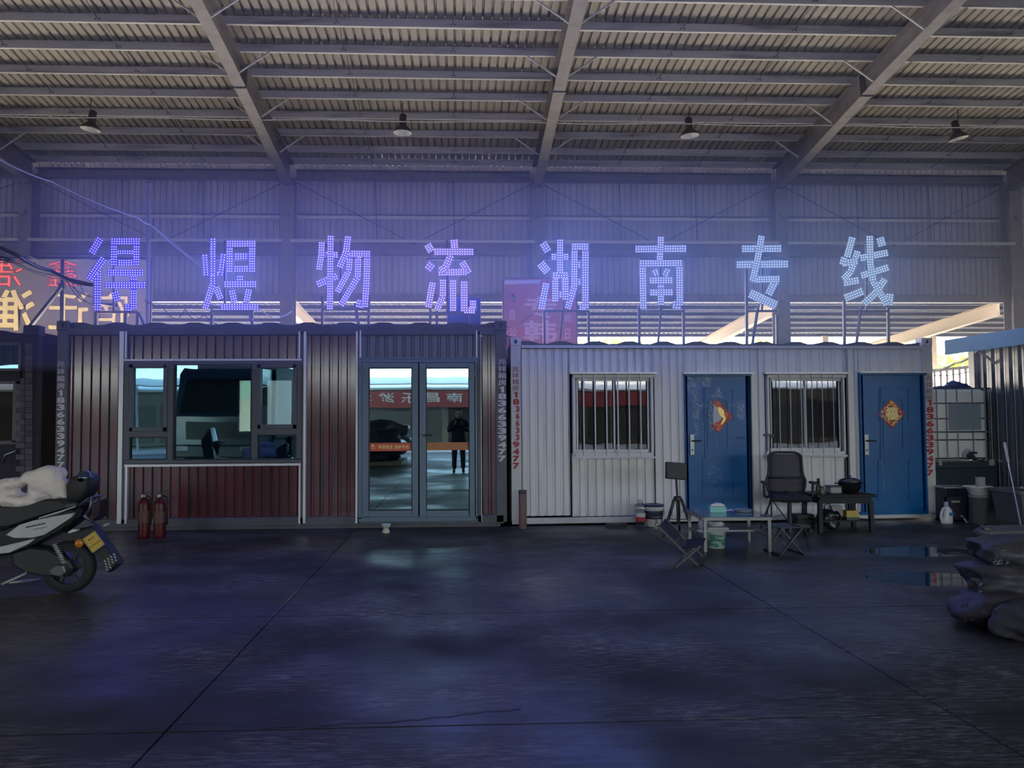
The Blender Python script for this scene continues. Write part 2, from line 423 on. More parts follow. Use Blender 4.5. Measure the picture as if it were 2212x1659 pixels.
# sag rods between the purlins, two to a bay
for i in range(len(purl_y) - 1):
    for bay in (-17.8, -9.6, -1.45, 6.7, 14.7, 22):
        for dx in (-1.35, 1.35):
            a, b = purl_y[i], purl_y[i + 1]
            r = MB(); r.tube([(bay + dx, a, ZR(a) + .06), (bay + dx + .05, b, ZR(b) + .12)], .008, 5)
            r.box((bay + dx - .06, a - .05, ZR(a) + .05), (bay + dx - .035, a - .035, ZR(a) + .07)); r.box((bay + dx + .035, a - .05, ZR(a) + .05), (bay + dx + .06, a - .035, ZR(a) + .07))
            r.build('sag_rod', DARKROD, ceiling)

# ================================================================== back wall: ribbed sheet on girts between columns
wall_back = thing('wall_back', None, None, kind='structure')
WB, WT = 5.36, 9.82
ws = MB(); ribbed(ws, -46, 46, .205, .06, .05, lambda a, d: Vector((a, 26.30 + d, WB)), lambda a, d: Vector((a, 26.30 + d, WT + .1))); ws.build('wall_sheet', WALLSHEET, wall_back)
for x in COLX:
    c = MB()
    c.box((x - .21, 25.62, 0), (x + .21, 25.64, 9.0)); c.box((x - .21, 26.08, 0), (x + .21, 26.1, 9.4)); c.box((x - .007, 25.64, 0), (x + .007, 26.08, 9.2))
    c.box((x - .3, 25.5, 0), (x + .3, 26.2, .03)); c.build('column', STEEL, wall_back)
    for z in (8.13, 5.45):
        b = MB(); b.box((x - .06, 25.5, z - .12), (x + .06, 25.62, z + .04)); b.build('bracket', STEEL, wall_back)
for x0, x1 in ((-26, -13.72), (-13.72, -5.49), (-5.49, 2.62), (2.62, 10.72), (10.72, 18.72), (18.72, 26)):
    a, b = x0 + .24, x1 - .24
    g1 = MB(); g1.box((a, 26.1, 8.16), (b, 26.26, 8.2)); g1.box((a, 26.1, 8.05), (b, 26.11, 8.2)); g1.build('girt', LIPSTEEL, wall_back)
    g2 = MB(); g2.box((a, 26.02, 6.86), (b, 26.27, 7.02)); g2.box((a, 26.0, 7.02), (b, 26.02, 7.2)); g2.box((a, 25.98, 7.09), (b, 26.0, 7.13)); g2.build('girt', STEEL, wall_back)
    t = MB(); t.tube([(a - .1, 25.55, 7.2), (b + .1, 25.55, 7.2)], .055, 10); t.build('gas_pipe', LIPSTEEL, wall_back)
    g3 = MB(); g3.box((a, 26.02, 5.3), (b, 26.27, 5.52)); g3.box((a, 26.0, 5.52), (b, 26.3, 5.56)); g3.build('girt', STEEL, wall_back)
    e = MB(); e.box((a, 25.7, 9.3), (b, 26.1, 9.33)); e.box((a, 25.9, 9.33), (b, 25.93, 9.55)); e.box((a, 25.72, 9.55), (b, 26.1, 9.57)); e.build('eave_beam', STEEL, wall_back)
    for (xa, za, xb, zb) in ((a, 9.2, (a + b) / 2, 7.2), (b, 9.2, (a + b) / 2, 7.2)):
        r = MB(); r.tube([(xa, 26.0, za), (xb, 26.0, zb)], .012, 5); r.build('brace_rod', DARKROD, wall_back)
    for k in (1 / 3, 2 / 3):
        xx = a + (b - a) * k; r = MB(); r.tube([(xx, 26.05, 9.4), (xx + .06, 26.05, 7.1)], .012, 5); r.build('hanger_rod', DARKROD, wall_back)
wf_ = MB(); ribbed(wf_, -46, 46, .205, .05, -.03, lambda a, d: Vector((a, -14.05 + d, FRONT_Z)), lambda a, d: Vector((a, -14.05 + d, 13.5))); tag(wf_.build('wall_front', SIDEW), kind='structure')
# side walls close the shed out of view
for nm, x in (('wall_left', -46), ('wall_right', 46)):
    w = MB(); ribbed(w, -14, 26.7, .205, .05, -.03, lambda a, d: Vector((x + d, a, 0)), lambda a, d: Vector((x + d, a, ZR(a) + .25))); tag(w.build(nm, SIDEW), kind='structure')

# ================================================================== lamps and the conduit they hang from
def high_bay(x, tilt):
    y, zt = 21.86, ZR(21.86)
    z = zt - .86
    t = thing('high_bay_lamp', None, 'lamp', (x, y, z), group='high bay lamps under the roof')
    R = Matrix.Rotation(tilt, 3, 'Y'); s = MB(); s.lathe([(.262, .004), (.19, .10), (.11, .17), (.05, .18)], n=24, cap=False, axis=R); s.build('reflector', mat('lamp_aluminium', (.85, .83, .76), .4), t, smooth=True)
    s = MB(); s.lathe([(.262, 0), (.277, .004), (.2, .11), (.12, .19), (.10, .2)], n=24, cap=False, axis=R); s.build('lamp_shade', mat('lamp_shade_dark', (.07, .068, .065), .5), t, smooth=True)
    bd = MB(); bd.lathe([(.09, .19), (.1, .22), (.1, .5), (.05, .54)], n=16, axis=R); bd.build('ballast_housing', mat('lamp_body', (.06, .06, .06), .5), t, smooth=True)
    bl = MB(); bl.lathe([(.02, .2), (.05, .14), (.055, .08), (.03, .03), (.004, .02)], n=12, axis=R); bl.build('bulb', mat('bulb_glass', (.8, .8, .75), .2), t, smooth=True)
    h = MB(); h.tube([(0, 0, .53), (0, 0, .86)], .012, 6); h.build('hook', DARKROD, t)
    return t
for x, tl, lab in ((-10.0, .12, 'round high bay lamp nearest the mirrored grey banner'), (-1.52, .02, 'round high bay lamp above the third light up character'),
                   (6.55, -.07, 'round high bay lamp above the sixth light up character'), (14.35, -.2, 'round high bay lamp nearest the white water tank')):
    high_bay(x, tl)['label'] = lab
cd = MB(); pts = []
for i in range(60):
    x = -24 + 48 * i / 59; pts.append((x, 21.7, ZR(21.7) - .6 + .02 * math.sin(x * 1.3)))
cd.tube(pts, .016, 6)
for i in range(24): cd.cbox((-23 + i * 2, 21.7, ZR(21.7) - .57), (.05, .06, .06))
tag(cd.build('conduit', mat('conduit_white', (.75, .74, .72), .5)), 'thin pale conduit running level under the roof past the lamps', 'conduit')

# ================================================================== yard behind the shed: ground, lean-to canopy, fence, trees
gr = MB(); gr.box((-90, 27, -.3), (90, 120, -.03)); gr.box((-90, -120, -.3), (90, -14, -.03)); tag(gr.build('ground', ASPHALT), kind='structure')
CZ = lambda y: 5.56 - .034 * (y - 27)
canopy = thing('lean_to_canopy', 'long lean-to roof on sloping cream beams behind the open back of the shed', 'canopy', (0, 27, 5.5))
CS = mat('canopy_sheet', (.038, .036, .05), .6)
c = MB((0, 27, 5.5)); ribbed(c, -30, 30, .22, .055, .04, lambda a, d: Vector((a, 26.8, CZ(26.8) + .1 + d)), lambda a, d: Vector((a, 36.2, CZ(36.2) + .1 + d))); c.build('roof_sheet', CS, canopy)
CREAM = mat('cream_steel', (.45, .36, .25), .6)
for k in range(7):
    y = 27.3 + k * 1.45
    for x0, x1 in ((-30, -13.72), (-13.72, -5.49), (-5.49, 2.62), (2.62, 10.72), (10.72, 18.72), (18.72, 30)):
        p = MB((0, 27, 5.5)); p.box((x0, y, CZ(y) - .06), (x1, y + .008, CZ(y) + .08)); p.m = 1; p.box((x0, y - .012, CZ(y) - .078), (x1, y + .02, CZ(y) - .06)); p.build('purlin', [mat('canopy_purlin', (.05, .048, .065), .6), mat('lit_lip', (.40, .38, .36), .5)], canopy)  # lip paler than the web: light along the edge put into its colour
tips = MB((0, 27, 5.5))
for k in range(7):
    y = 27.3 + k * 1.45; x = -26
    while x < 26: tips.cbox((x, y + .1, CZ(y) + .075), (.02, .02, .05)); x += .44
tips.build('screw_tips', LIPSTEEL, canopy, kind='stuff')
for x in COLX:
    b = MB((0, 27, 5.5)); z0, z1 = 5.28, 4.55
    b.bar((x, 26.6, z0 - .1), (x, 36, z0 - .1 - .07 * 9.4), .012, .44); b.bar((x, 26.6, z0 - .33), (x, 36, z0 - .33 - .07 * 9.4), .24, .02); b.bar((x, 26.6, z0 + .12), (x, 36, z0 + .12 - .07 * 9.4), .24, .02); b.build('beam', CREAM, canopy)
    p = MB((0, 27, 5.5)); p.box((x - .14, 35.8, 0), (x + .14, 36.1, 4.4)); p.build('post', CREAM, canopy)
for x in (16.9, 22.0):
    p = MB((0, 27, 5.5)); p.box((x - .14, 35.8, 0), (x + .14, 36.1, 5.2)); p.build('post', CREAM, canopy)

LEAF = [mat('leaf_yellow_green', (.30, .36, .05), .6, tl=.45), mat('leaf_mid_green', (.16, .28, .06), .6, tl=.4), mat('leaf_pale_green', (.24, .38, .16), .6, tl=.4)]
BARK = mat('bark', (.12, .09, .06), .9)
def tree(x, y, h, r, k, seed, lab):
    rnd = random.Random(seed); t = thing('tree', lab, 'tree', (x, y, 0), group='trees beyond the shed')
    tr = MB(); tr.tube([(0, 0, 0), (.1, 0, h * .35), (-.05, .1, h * .6), (.05, 0, h * .85)], [.16, .12, .08, .03], 7)
    for q in range(5):
        a = rnd.random() * 6.28; tr.tube([(0, 0, h * (.3 + .08 * q)), (math.cos(a) * r * .6, math.sin(a) * r * .6, h * (.5 + .08 * q))], [.06, .02], 5)
    tr.build('trunk', BARK, t)
    lf = MB()
    for _ in range(1500):
        while True:
            p = Vector((rnd.uniform(-1, 1), rnd.uniform(-1, 1), rnd.uniform(-1, 1)))
            if p.length < 1: break
        p *= (.75 + .25 * rnd.random()); c = Vector((p.x * r, p.y * r, h * .64 + p.z * h * .36)); a = Vector((rnd.gauss(0, 1), rnd.gauss(0, 1), rnd.gauss(0, 1))).normalized(); b = a.orthogonal().normalized(); c2 = a.cross(b); s = .16 + .12 * rnd.random()
        lf.add([c - b * s, c + c2 * s * .5, c + b * s, c - c2 * s * .5], [(0, 1, 2, 3)])
    lf.build('foliage', LEAF[k], t)
for i, (px, Y, h, r, k, lab) in enumerate(((1330, 43, 6.2, 3.4, 0, 'yellow green tree under the canopy beyond the red faded sign'), (1480, 56, 6.3, 3.4, 0, 'yellow green tree under the canopy behind the sixth light up character'),
        (1620, 44, 6.0, 3.2, 0, 'yellow green tree beyond the seventh light up character'), (1770, 57, 6.4, 3.2, 2, 'pale green tree beyond the canopy past the tall steel column'),
        (2050, 51, 6.0, 2.6, 2, 'pale tree in front of the orange roof in the gap'), (2110, 42, 5.1, 2.6, 0, 'yellow green tree in the gap next to the blue awning'), (2180, 58, 5.5, 3.0, 1, 'darker green tree behind the blue awning'), (1220, 54, 6.3, 3.3, 0, 'yellow green tree hidden mostly by the faded red sign'))):
    p = at(px, 800, Y); tree(p.x, Y, h, r, k, i + 3, lab)
hb = thing('far_building', 'pale building with an orange roof seen through the gap beyond the fence', 'building', (40, 68, 0))
b = MB(); b.box((-6, 0, 0), (3.5, 8, 6.5)); b.build('wall', mat('far_wall', (.7, .68, .62), .8), hb)
b = MB(); b.prism([(-6.6, 6.4), (-1.2, 8.0), (4.1, 6.4)], lambda a, z, t: (a, t, z), -.6, 8.4); b.build('roof', mat('orange_tile', (.75, .22, .08), .7), hb)
for q in range(3):
    b = MB(); b.box((-5 + q * 2.8, -.04, 3.9), (-3.8 + q * 2.8, .02, 5.4)); b.build('window', mat('far_window', (.08, .1, .12), .2), hb)
# ================================================================== the two container cabins
YL = 10.64
def locator(origin, ang):
    n = Vector((-math.sin(ang), math.cos(ang), 0)); u = Vector((math.cos(ang), math.sin(ang), 0)); o = Vector((origin[0], origin[1], 0))
    def loc(px, py, d=0.0):
        r = ray(px, py); c = Vector((0, 0, CAM_H)); t = ((o + n * d) - c).dot(n) / r.dot(n); p = c + r * t - o
        return p.dot(u), p.z
    return loc
oL = at(120, 900, YL); LOCL = locator((oL.x, YL), 0.0)
a_, b_ = gnd(1104, 1137), gnd(2015, 1122); ANGR = math.atan2(b_.y - a_.y, b_.x - a_.x); LOCR = locator((a_.x, a_.y), ANGR)

MAROON = mat('maroon_glossy_sheet', (.115, .032, .042), .15, spec=.5, coat=.6, noise=((.060, .036, .038), 2.2, .42, .66, (6, 1, .5)), bump=(5, .02, (3, 1, .35)))
CABFRAME = mat('dark_blue_grey_frame', (.075, .075, .095), .4, spec=.5, noise=((.05, .05, .055), 3, .4, .7))
TRIMW = mat('pale_trim', (.62, .62, .62), .35, .3)
ALU = mat('grey_blue_aluminium', (.105, .15, .20), .4, .25)
ALUD = mat('dark_window_aluminium', (.075, .082, .10), .4, .3)
CABWHITE = mat('white_cabin_sheet', (.70, .685, .68), .34, spec=.5, noise=((.60, .585, .575), 1.6, .45, .75, (5, 1, .6)), bump=(3, .04))
WHITEFRAME = mat('white_cabin_frame', (.58, .565, .56), .45, noise=((.42, .40, .38), 2, .5, .8))
PVC = mat('white_window_plastic', (.60, .59, .57), .35)
GASKET = mat('black_gasket', (.012, .012, .013), .6)
INNER = mat('cabin_inside', (.35, .34, .32), .8)
DARKIN = mat('dark_inside', (.06, .06, .065), .9)
BLUED = mat('blue_door_paint', (.003, .115, .32), .30, spec=.35, noise=((.002, .085, .27), 1.2, .35, .7), bump=(40, .05))
CHROME = mat('chrome', (.26, .26, .26), .35, .9)
BLACKP = mat('black_plastic', (.018, .018, .02), .42)
GLASS_DOOR = glass_mat('mirror_door_glass', .42, (.12, .17, .19), (.60, .91, 1.0), wobble=.02)
GLASS_WIN = glass_mat('coated_window_glass', .13, (.48, .62, .70), (.45, .82, 1.0), wobble=.05)
GLASS_W = glass_mat('clear_window_glass', .045, (.55, .55, .55), (1, 1, 1), wobble=.08)
RUBBER = mat('black_rubber', (.014, .014, .014), .7)

def panel(parent, loc, x0, x1, y0, y1, m, pitch=.118, depth=.03, base=.045, name='wall_panel', seams=True):
    """corrugated sheet between photo columns x0..x1 and rows y0..y1 of the facade"""
    u0, zt = loc(x0, y0); u1, _ = loc(x1, y0); _, zb = loc((x0 + x1) / 2, y1)
    mb = MB(); prof = []; u = u0
    f = [(0, 0), (.56, 0), (.66, 1), (.90, 1)]
    while u < u1 - .01:
        for a, d in f:
            if u + a * pitch < u1: prof.append((u + a * pitch, base + d * depth))
        u += pitch
    prof.append((u1, base))
    mb.loft([[Vector((a, b, zb)) for a, b in prof], [Vector((a, b, zt)) for a, b in prof]], cap=False, closed=False)
    mb.box((u0, base + depth + .002, zb), (u1, base + depth + .02, zt))
    return mb.build(name, m, parent)
def fbox(mb, loc, x0, x1, y0, y1, d0, d1):
    u0, z1 = loc(x0, y0); u1, z0 = loc(x1, y1); mb.box((u0, d0, z0), (u1, d1, z1)); return mb
def fpart(name, parent, loc, rects, d0, d1, m, bevel=0.0):
    mb = MB()
    for r in rects: fbox(mb, loc, *r, d0, d1)
    return mb.build(name, m, parent, bevel=bevel)
def stack_text(name, parent, loc, text, x0, x1, y0, y1, m, d=-.004, off=.045, fade=None):
    """characters written one below the other on a post"""
    mb = MB(); n = len(text); h = (y1 - y0) / n
    for i, ch in enumerate(text):
        a, b = y0 + i * h + h * .07, y0 + (i + 1) * h - h * .07
        uu0, zt = loc(x0 + (x1 - x0) * i * .0, a); uu1, zb = loc(x1, b)
        if fade and fade[0] <= i <= fade[1]: uu0 = uu0 + (uu1 - uu0) * .45
        put_glyph(mb, ch, lambda u, v: Vector((u, d, v)), uu0, uu1, zb, zt, off if ch.isdigit() else .012)
    return mb.build(name, m, parent)

# ------------------------------------------------------------------ maroon cabin
WL = LOCL(1096, 900)[0]; ZT = LOCL(600, 709)[1]; DEP = 2.42
cl = thing('container_cabin', 'glossy maroon container cabin with a wide window and mirrored glass double doors', 'cabin', (oL.x, YL, 0))
pw = LOCL(143, 900)[0]
for u0, nm in ((0, 0), (WL - LOCL(1096, 900)[0] + LOCL(1071, 900)[0], 1)):
    u1 = u0 + .145
    p = MB(); p.cbox(((u0 + u1) / 2, DEP - .08, ZT / 2), (u1 - u0, .16, ZT), bev=.006); p.build('corner_post', CABFRAME, cl)
    p = MB(); p.cbox(((u0 + u1) / 2, .08, (ZT) / 2 + .03), (u1 - u0, .16, ZT - .06), bev=.006)
    post = p.build('corner_post', CABFRAME, cl)
    k = MB(); k.cbox(((u0 + u1) / 2, .08, ZT + .035), (u1 - u0 + .02, .18, .13), bev=.008)
    k.build('corner_casting', CABFRAME, post)
    h = MB(); h.lathe([(.022, 0), (.022, .004)], ((u0 + u1) / 2, -.012, ZT + .04), 12, axis=Matrix.Rotation(PI / 2, 3, 'X'), sy=1.5); h.build('lock_hole', RUBBER, post)
r = MB(); r.cbox((WL / 2, .05, ZT - .045), (WL - .26, .1, .09), bev=.006); r.build('top_rail', CABFRAME, cl)
r = MB(); r.cbox((WL / 2, .06, .1), (WL - .1, .12, .12), bev=.01); r.box((.1, .005, .005), (WL - .1, .05, .045)); r.box((.1, DEP - .1, 0), (WL - .1, DEP, .15)); r.build('bottom_rail', CABFRAME, cl)
panel(cl, LOCL, 143, 260, 716, 1131, MAROON); panel(cl, LOCL, 660, 771, 716, 1131, MAROON); panel(cl, LOCL, 1042, 1071, 716, 1127, MAROON)
panel(cl, LOCL, 274, 648, 716, 777, MAROON); panel(cl, LOCL, 274, 648, 1004, 1131, MAROON); panel(cl, LOCL, 780, 1032, 714, 774, mat('blue_grey_sheet', (.10, .115, .13), .35, spec=.6))
fpart('mullion_post', cl, LOCL, [(261.5, 270, 716, 1131)], .0, .08, CABFRAME); fpart('mullion_post', cl, LOCL, [(650, 656, 716, 1131)], .0, .08, CABFRAME)
fpart('mullion_post', cl, LOCL, [(772.5, 777, 716, 1130)], .0, .08, CABFRAME); fpart('mullion_post', cl, LOCL, [(1031, 1041, 716, 1127)], .0, .08, CABFRAME)
for x0, y0, y1 in ((259, 716, 1131), (271, 716, 774), (645.5, 716, 774), (271, 1006, 1131), (645.5, 1006, 1131), (656.5, 716, 1130), (769, 716, 1130), (777, 714, 772), (1028, 714, 772), (1038, 716, 1126)):
    fpart('edge_trim', cl, LOCL, [(x0, x0 + 3.2, y0, y1)], -.012, .05, TRIMW)
fpart('edge_trim', cl, LOCL, [(268, 652, 776, 779)], -.025, .05, TRIMW); fpart('edge_trim', cl, LOCL, [(270, 650, 1002, 1005.5)], -.02, .05, TRIMW); fpart('edge_trim', cl, LOCL, [(775, 1033, 772.5, 775)], -.02, .05, ALU)
# roof, side, back (with two openings that let daylight in)
rf = MB(); prof = [(.06 + i * .125, ZT + .05 + (.035 if i % 4 in (1, 2) else 0.0)) for i in range(int((WL - .1) / .125) + 1)]
rf.loft([[Vector((a, .06, b)) for a, b in prof], [Vector((a, DEP, b)) for a, b in prof]], cap=False, closed=False); rf.loft([[Vector((a, .06, b)) for a, b in prof], [Vector((a, .06, ZT - .02)) for a, b in prof]], cap=False, closed=False)
rf.build('roof_sheet', CABFRAME, cl)
sd = MB(); sd.box((.02, .1, .05), (.05, DEP, ZT)); sd.box((WL - .05, .1, .05), (WL - .02, DEP, ZT)); sd.build('side_wall', MAROON, cl)
bw = MB(); o1 = (LOCL(514, 819, DEP - .1), LOCL(547, 936, DEP - .1)); o2 = (LOCL(574, 818, DEP - .1), LOCL(634, 921, DEP - .1))
zb0, zb1 = min(o1[1][1], o2[1][1]), max(o1[0][1], o2[0][1]); d0, d1 = DEP - .1, DEP - .04
bw.box((.05, d0, .1), (WL - .05, d1, zb0)); bw.box((.05, d0, zb1), (WL - .05, d1, ZT))
bw.box((.05, d0, zb0), (o1[0][0], d1, zb1)); bw.box((o1[1][0], d0, zb0), (o2[0][0], d1, zb1)); bw.box((o2[1][0], d0, zb0), (WL - .05, d1, zb1)); bw.build('back_wall', INNER, cl)
fl = MB(); fl.box((.05, .1, .13), (WL - .05, DEP - .1, .16)); fl.box((.05, .12, ZT - .12), (WL - .05, DEP - .1, ZT - .1)); fl.build('inner_floor', DARKIN, cl)
bwin = MB()
for (q0, q1), nb in ((o1, 0), (o2, 3)):
    for a, b in ((q0[0], q0[0] + .03), (q1[0] - .03, q1[0])): bwin.box((a, d0 - .02, zb0), (b, d0 + .02, zb1))
    bwin.box((q0[0], d0 - .02, zb1 - .03), (q1[0], d0 + .02, zb1)); bwin.box((q0[0], d0 - .02, zb0), (q1[0], d0 + .02, zb0 + .03))
    for k in range(nb):
        x = q0[0] + (q1[0] - q0[0]) * (k + 1) / (nb + 1); bwin.box((x - .012, d1, zb0), (x + .012, d1 + .02, zb1))
bwin = bwin.build('rear_window', PVC, cl)
bl = MB(); bl.box((o1[0][0] + .03, d0 - .012, zb0 + .03), (o1[1][0] - .03, d0 - .008, zb0 + (zb1 - zb0) * .62)); bl.build('blind', mat('beige_blind', (.92, .89, .78), .8, tl=.85), bwin)
bl = MB(); bl.box((o1[0][0] + .03, d0 - .012, zb0 + (zb1 - zb0) * .62), (o1[1][0] - .03, d0 - .008, zb1 - .03)); bl.build('blind', mat('green_blind', (.76, .90, .78), .8, tl=.85), bwin)
bl = MB(); bl.box((o2[0][0] + .03, d0 - .012, zb0 + .03), (o2[1][0] - .03, d0 - .008, zb1 - .03)); bl.build('frosted_pane', mat('frosted_pane', (.8, .8, .8), .5, tl=.85), bwin)
# the wide window
wf = MB()
for r_ in ((270, 650, 779, 787), (270, 650, 993, 1001), (270, 281, 787, 993), (641, 650, 787, 993), (362, 376, 787, 993), (544, 557, 787, 993), (281, 362, 932, 944), (557, 641, 926, 939)): fbox(wf, LOCL, *r_, -.02, .06)
window = wf.build('window', ALUD, cl, bevel=.004)
for r_ in ((281, 362, 787, 932), (557, 641, 787, 926)):
    s = MB(); x0, x1, y0, y1 = r_
    for q in ((x0, x0 + 7, y0, y1), (x1 - 7, x1, y0, y1), (x0, x1, y0, y0 + 8), (x0, x1, y1 - 9, y1)): fbox(s, LOCL, *q, -.035, .03)
    s.build('sash', ALUD, window, bevel=.004)
for r_ in ((287, 356, 794, 924), (281, 362, 944, 993), (376, 544, 787, 993), (563, 635, 794, 918), (557, 641, 939, 993)):
    fpart('pane', window, LOCL, [r_], .012, .018, GLASS_WIN)
g_ = MB()
for x0, x1, y0, y1 in ((281, 362, 944, 993), (376, 544, 787, 993), (557, 641, 939, 993)):
    for q in ((x0, x0 + 1.3, y0, y1), (x1 - 1.3, x1, y0, y1), (x0, x1, y0, y0 + 1.3), (x0, x1, y1 - 1.3, y1)): fbox(g_, LOCL, *q, -.022, .01)
g_.build('gasket', GASKET, window)
# double doors
df = MB()
for r_ in ((775, 1032, 776, 783), (775, 782, 783, 1121), (1026, 1032, 783, 1121), (775, 1032, 1117, 1125)): fbox(df, LOCL, *r_, -.02, .07)
df.build('door_frame', ALU, cl, bevel=.004)
for x0, x1, g0, g1, hx in ((783, 904, 797, 890, None), (906, 1026, 921, 1013, 913)):
    d = MB()
    for q in ((x0, g0, 784, 1116), (g1, x1, 784, 1116), (g0, g1, 784, 795), (g0, g1, 1102, 1116)): fbox(d, LOCL, *q, -.03, .02)
    door = d.build('door', ALU, cl, bevel=.005)
    fpart('pane', door, LOCL, [(g0, g1, 795, 1102)], -.004, .002, GLASS_DOOR)
    gk = MB()
    for q in ((g0, g0 + 1.4, 795, 1102), (g1 - 1.4, g1, 795, 1102), (g0, g1, 795, 796.4), (g0, g1, 1100.6, 1102)): fbox(gk, LOCL, *q, -.031, -.002)
    gk.build('gasket', GASKET, door)
    yy = (957, 974) if hx is None else (956, 972)
    st = fpart('sticker_band', door, LOCL, [(g0 + 1, g1 - 1, *yy)], -.0085, -.0055, mat('orange_red_band', (.62, .10, .045), .5) if hx is None else mat('orange_band', (.50, .17, .05), .5)); st['label'] = 'orange red sticker band across the pane'
    tx = MB(); txt = '得煜物流 湖南专线'; u = g0 + 20
    for ch in txt:
        if ch == ' ': u += 3; continue
        a, zt = LOCL(u, yy[0] + 4.2); b, zb = LOCL(u + 7.2, yy[1] - 4.2); put_glyph(tx, ch, lambda p, q: Vector((p, -.0095, q)), a, b, zb, zt, .02); u += 8.0
    a, zt = LOCL(g0 + 5, yy[0] + 2); b, zb = LOCL(g0 + 12, yy[0] + 8)
    tx.prism([(a, zb), (a, zt - .02), ((a + b) / 2, zt), (b, zt - .02), (b, zb), (b - .008, zb), (b - .008, zt - .026), (a + .008, zt - .026), (a + .008, zb)], lambda p, q, t: (p, t, q), -.0096, -.009)
    tx.box((a + .012, -.0096, zb), (b - .012, -.009, zb + .012)); tx.box((a - .01, -.0096, zb - .022), (b + .012, -.009, zb - .014))
    tx.build('sticker_lettering', mat('gold_ink', (.80, .62, .22), .5) if hx is None else mat('worn_ink', (.42, .22, .08), .6), door)
    hg = MB()
    for py in (800, 1090): fbox(hg, LOCL, (x0 if hx is None else x1 - 3), (x0 + 3 if hx is None else x1), py, py + 14, -.045, -.02)
    hg.build('hinge', ALU, door)
    if hx:
        h = MB(); fbox(h, LOCL, 912.5, 917.5, 930, 967, -.045, -.028); c = LOCL(915, 940)
        h.tube([(c[0], -.03, c[1]), (c[0], -.085, c[1]), (c[0] + .01, -.095, c[1]), (c[0] + .115, -.095, c[1])], .010, 8); h.build('handle', mat('dark_handle', (.10, .11, .12), .3, .6), door)
PALEINK = mat('pale_grey_ink', (.58, .56, .60), .6); REDINK = mat('red_stencil_ink', (.42, .035, .045), .6); REDWORN = mat('worn_red_ink', (.50, .22, .22), .65)
TEXT = '兆祥箱房18366339477'
stack_text('stencil_lettering', cl, LOCL, TEXT, 123.5, 140, 779, 1012, PALEINK); stack_text('stencil_lettering', cl, LOCL, TEXT, 1076, 1094, 774, 998, PALEINK)

# ------------------------------------------------------------------ white cabin
WR = LOCR(2019, 900)[0]; ZTR = LOCR(1500, 747)[1]
cr = thing('container_cabin', 'white corrugated container cabin with two barred windows and two blue doors', 'cabin', (a_.x, a_.y, 0), ANGR)
for x0, x1, m_ in ((1104, 1126, WHITEFRAME), (1996, 2018, WHITEFRAME)):
    u0, u1 = LOCR(x0, 900)[0], LOCR(x1, 900)[0]; ztop = LOCR(x0, 738)[1]
    p = MB(); p.cbox(((u0 + u1) / 2, DEP - .08, ZTR / 2), (u1 - u0, .16, ZTR), bev=.005); p.build('corner_post', WHITEFRAME, cr)
    p = MB(); p.cbox(((u0 + u1) / 2, .07, ztop / 2 + .03), (u1 - u0, .14, ztop - .06), bev=.005); post = p.build('corner_post', WHITEFRAME, cr)
    k = MB(); k.cbox(((u0 + u1) / 2, .07, ztop + .0), (u1 - u0 + .008, .15, .11), bev=.005); k.build('corner_casting', WHITEFRAME, post)
    h = MB(); h.lathe([(.018, 0), (.018, .004)], ((u0 + u1) / 2, -.006, ztop), 12, axis=Matrix.Rotation(PI / 2, 3, 'X'), sy=1.5); h.build('lock_hole', GASKET, post)
r = MB(); fbox(r, LOCR, 1126, 1997, 745.5, 753, 0, .1); r.cbox((WR / 2, DEP - .05, ZTR - .05), (WR - .2, .1, .1)); r.build('top_rail', WHITEFRAME, cr)
zb_ = LOCR(1500, 1114)[1]
r = MB(); r.cbox((WR / 2, .05, zb_ / 2 + .012), (WR - .03, .1, zb_ - .024), bev=.006); r.box((.1, DEP - .1, 0), (WR - .1, DEP, .14)); r.build('bottom_rail', WHITEFRAME, cr)
W = CABWHITE
panel(cr, LOCR, 1127, 1230, 753, 1115, W, .113, .028, .03); panel(cr, LOCR, 1233, 1411, 753, 806, W, .113, .028, .03); panel(cr, LOCR, 1236, 1415, 989, 1115, W, .113, .028, .03)
panel(cr, LOCR, 1414, 1477, 753, 1115, W, .113, .028, .03); panel(cr, LOCR, 1480, 1620, 753, 806, W, .17, .02, .03); panel(cr, LOCR, 1623, 1651, 753, 1115, W, .113, .028, .03)
panel(cr, LOCR, 1654, 1827, 753, 806, W, .17, .02, .03); panel(cr, LOCR, 1654, 1830, 989, 1113, W, .17, .02, .03); panel(cr, LOCR, 1832, 1855, 753, 1113, W, .113, .028, .03); panel(cr, LOCR, 1857, 1996, 753, 804, W, .17, .02, .03)
for x in (1231.5, 1412.5, 1478, 1621.5, 1652.5, 1829, 1855.5):
    fpart('joint_strip', cr, LOCR, [(x - 1.5, x + 1.5, 753, 806)], .01, .05, WHITEFRAME)
for x, y0 in ((1237, 989), (1415.5, 989), (1829.5, 990)): fpart('joint_gap', cr, LOCR, [(x - .8, x + .8, y0, 1115)], .02, .05, GASKET)
rf = MB(); prof = [(.06 + i * .118, ZTR + .03 + (.035 if i % 4 in (1, 2) else 0.0)) for i in range(int((WR - .1) / .118) + 1)]
rf.loft([[Vector((a, .05, b)) for a, b in prof], [Vector((a, DEP, b)) for a, b in prof]], cap=False, closed=False); rf.loft([[Vector((a, .05, b)) for a, b in prof], [Vector((a, .05, ZTR - .02)) for a, b in prof]], cap=False, closed=False); rf.build('roof_sheet', CABFRAME, cr)
sd = MB(); sd.box((.02, .12, .05), (.05, DEP, ZTR)); sd.box((WR - .05, .12, .05), (WR - .02, DEP, ZTR)); sd.box((.05, DEP - .06, .05), (WR - .05, DEP - .03, ZTR)); sd.build('side_wall', WHITEFRAME, cr)
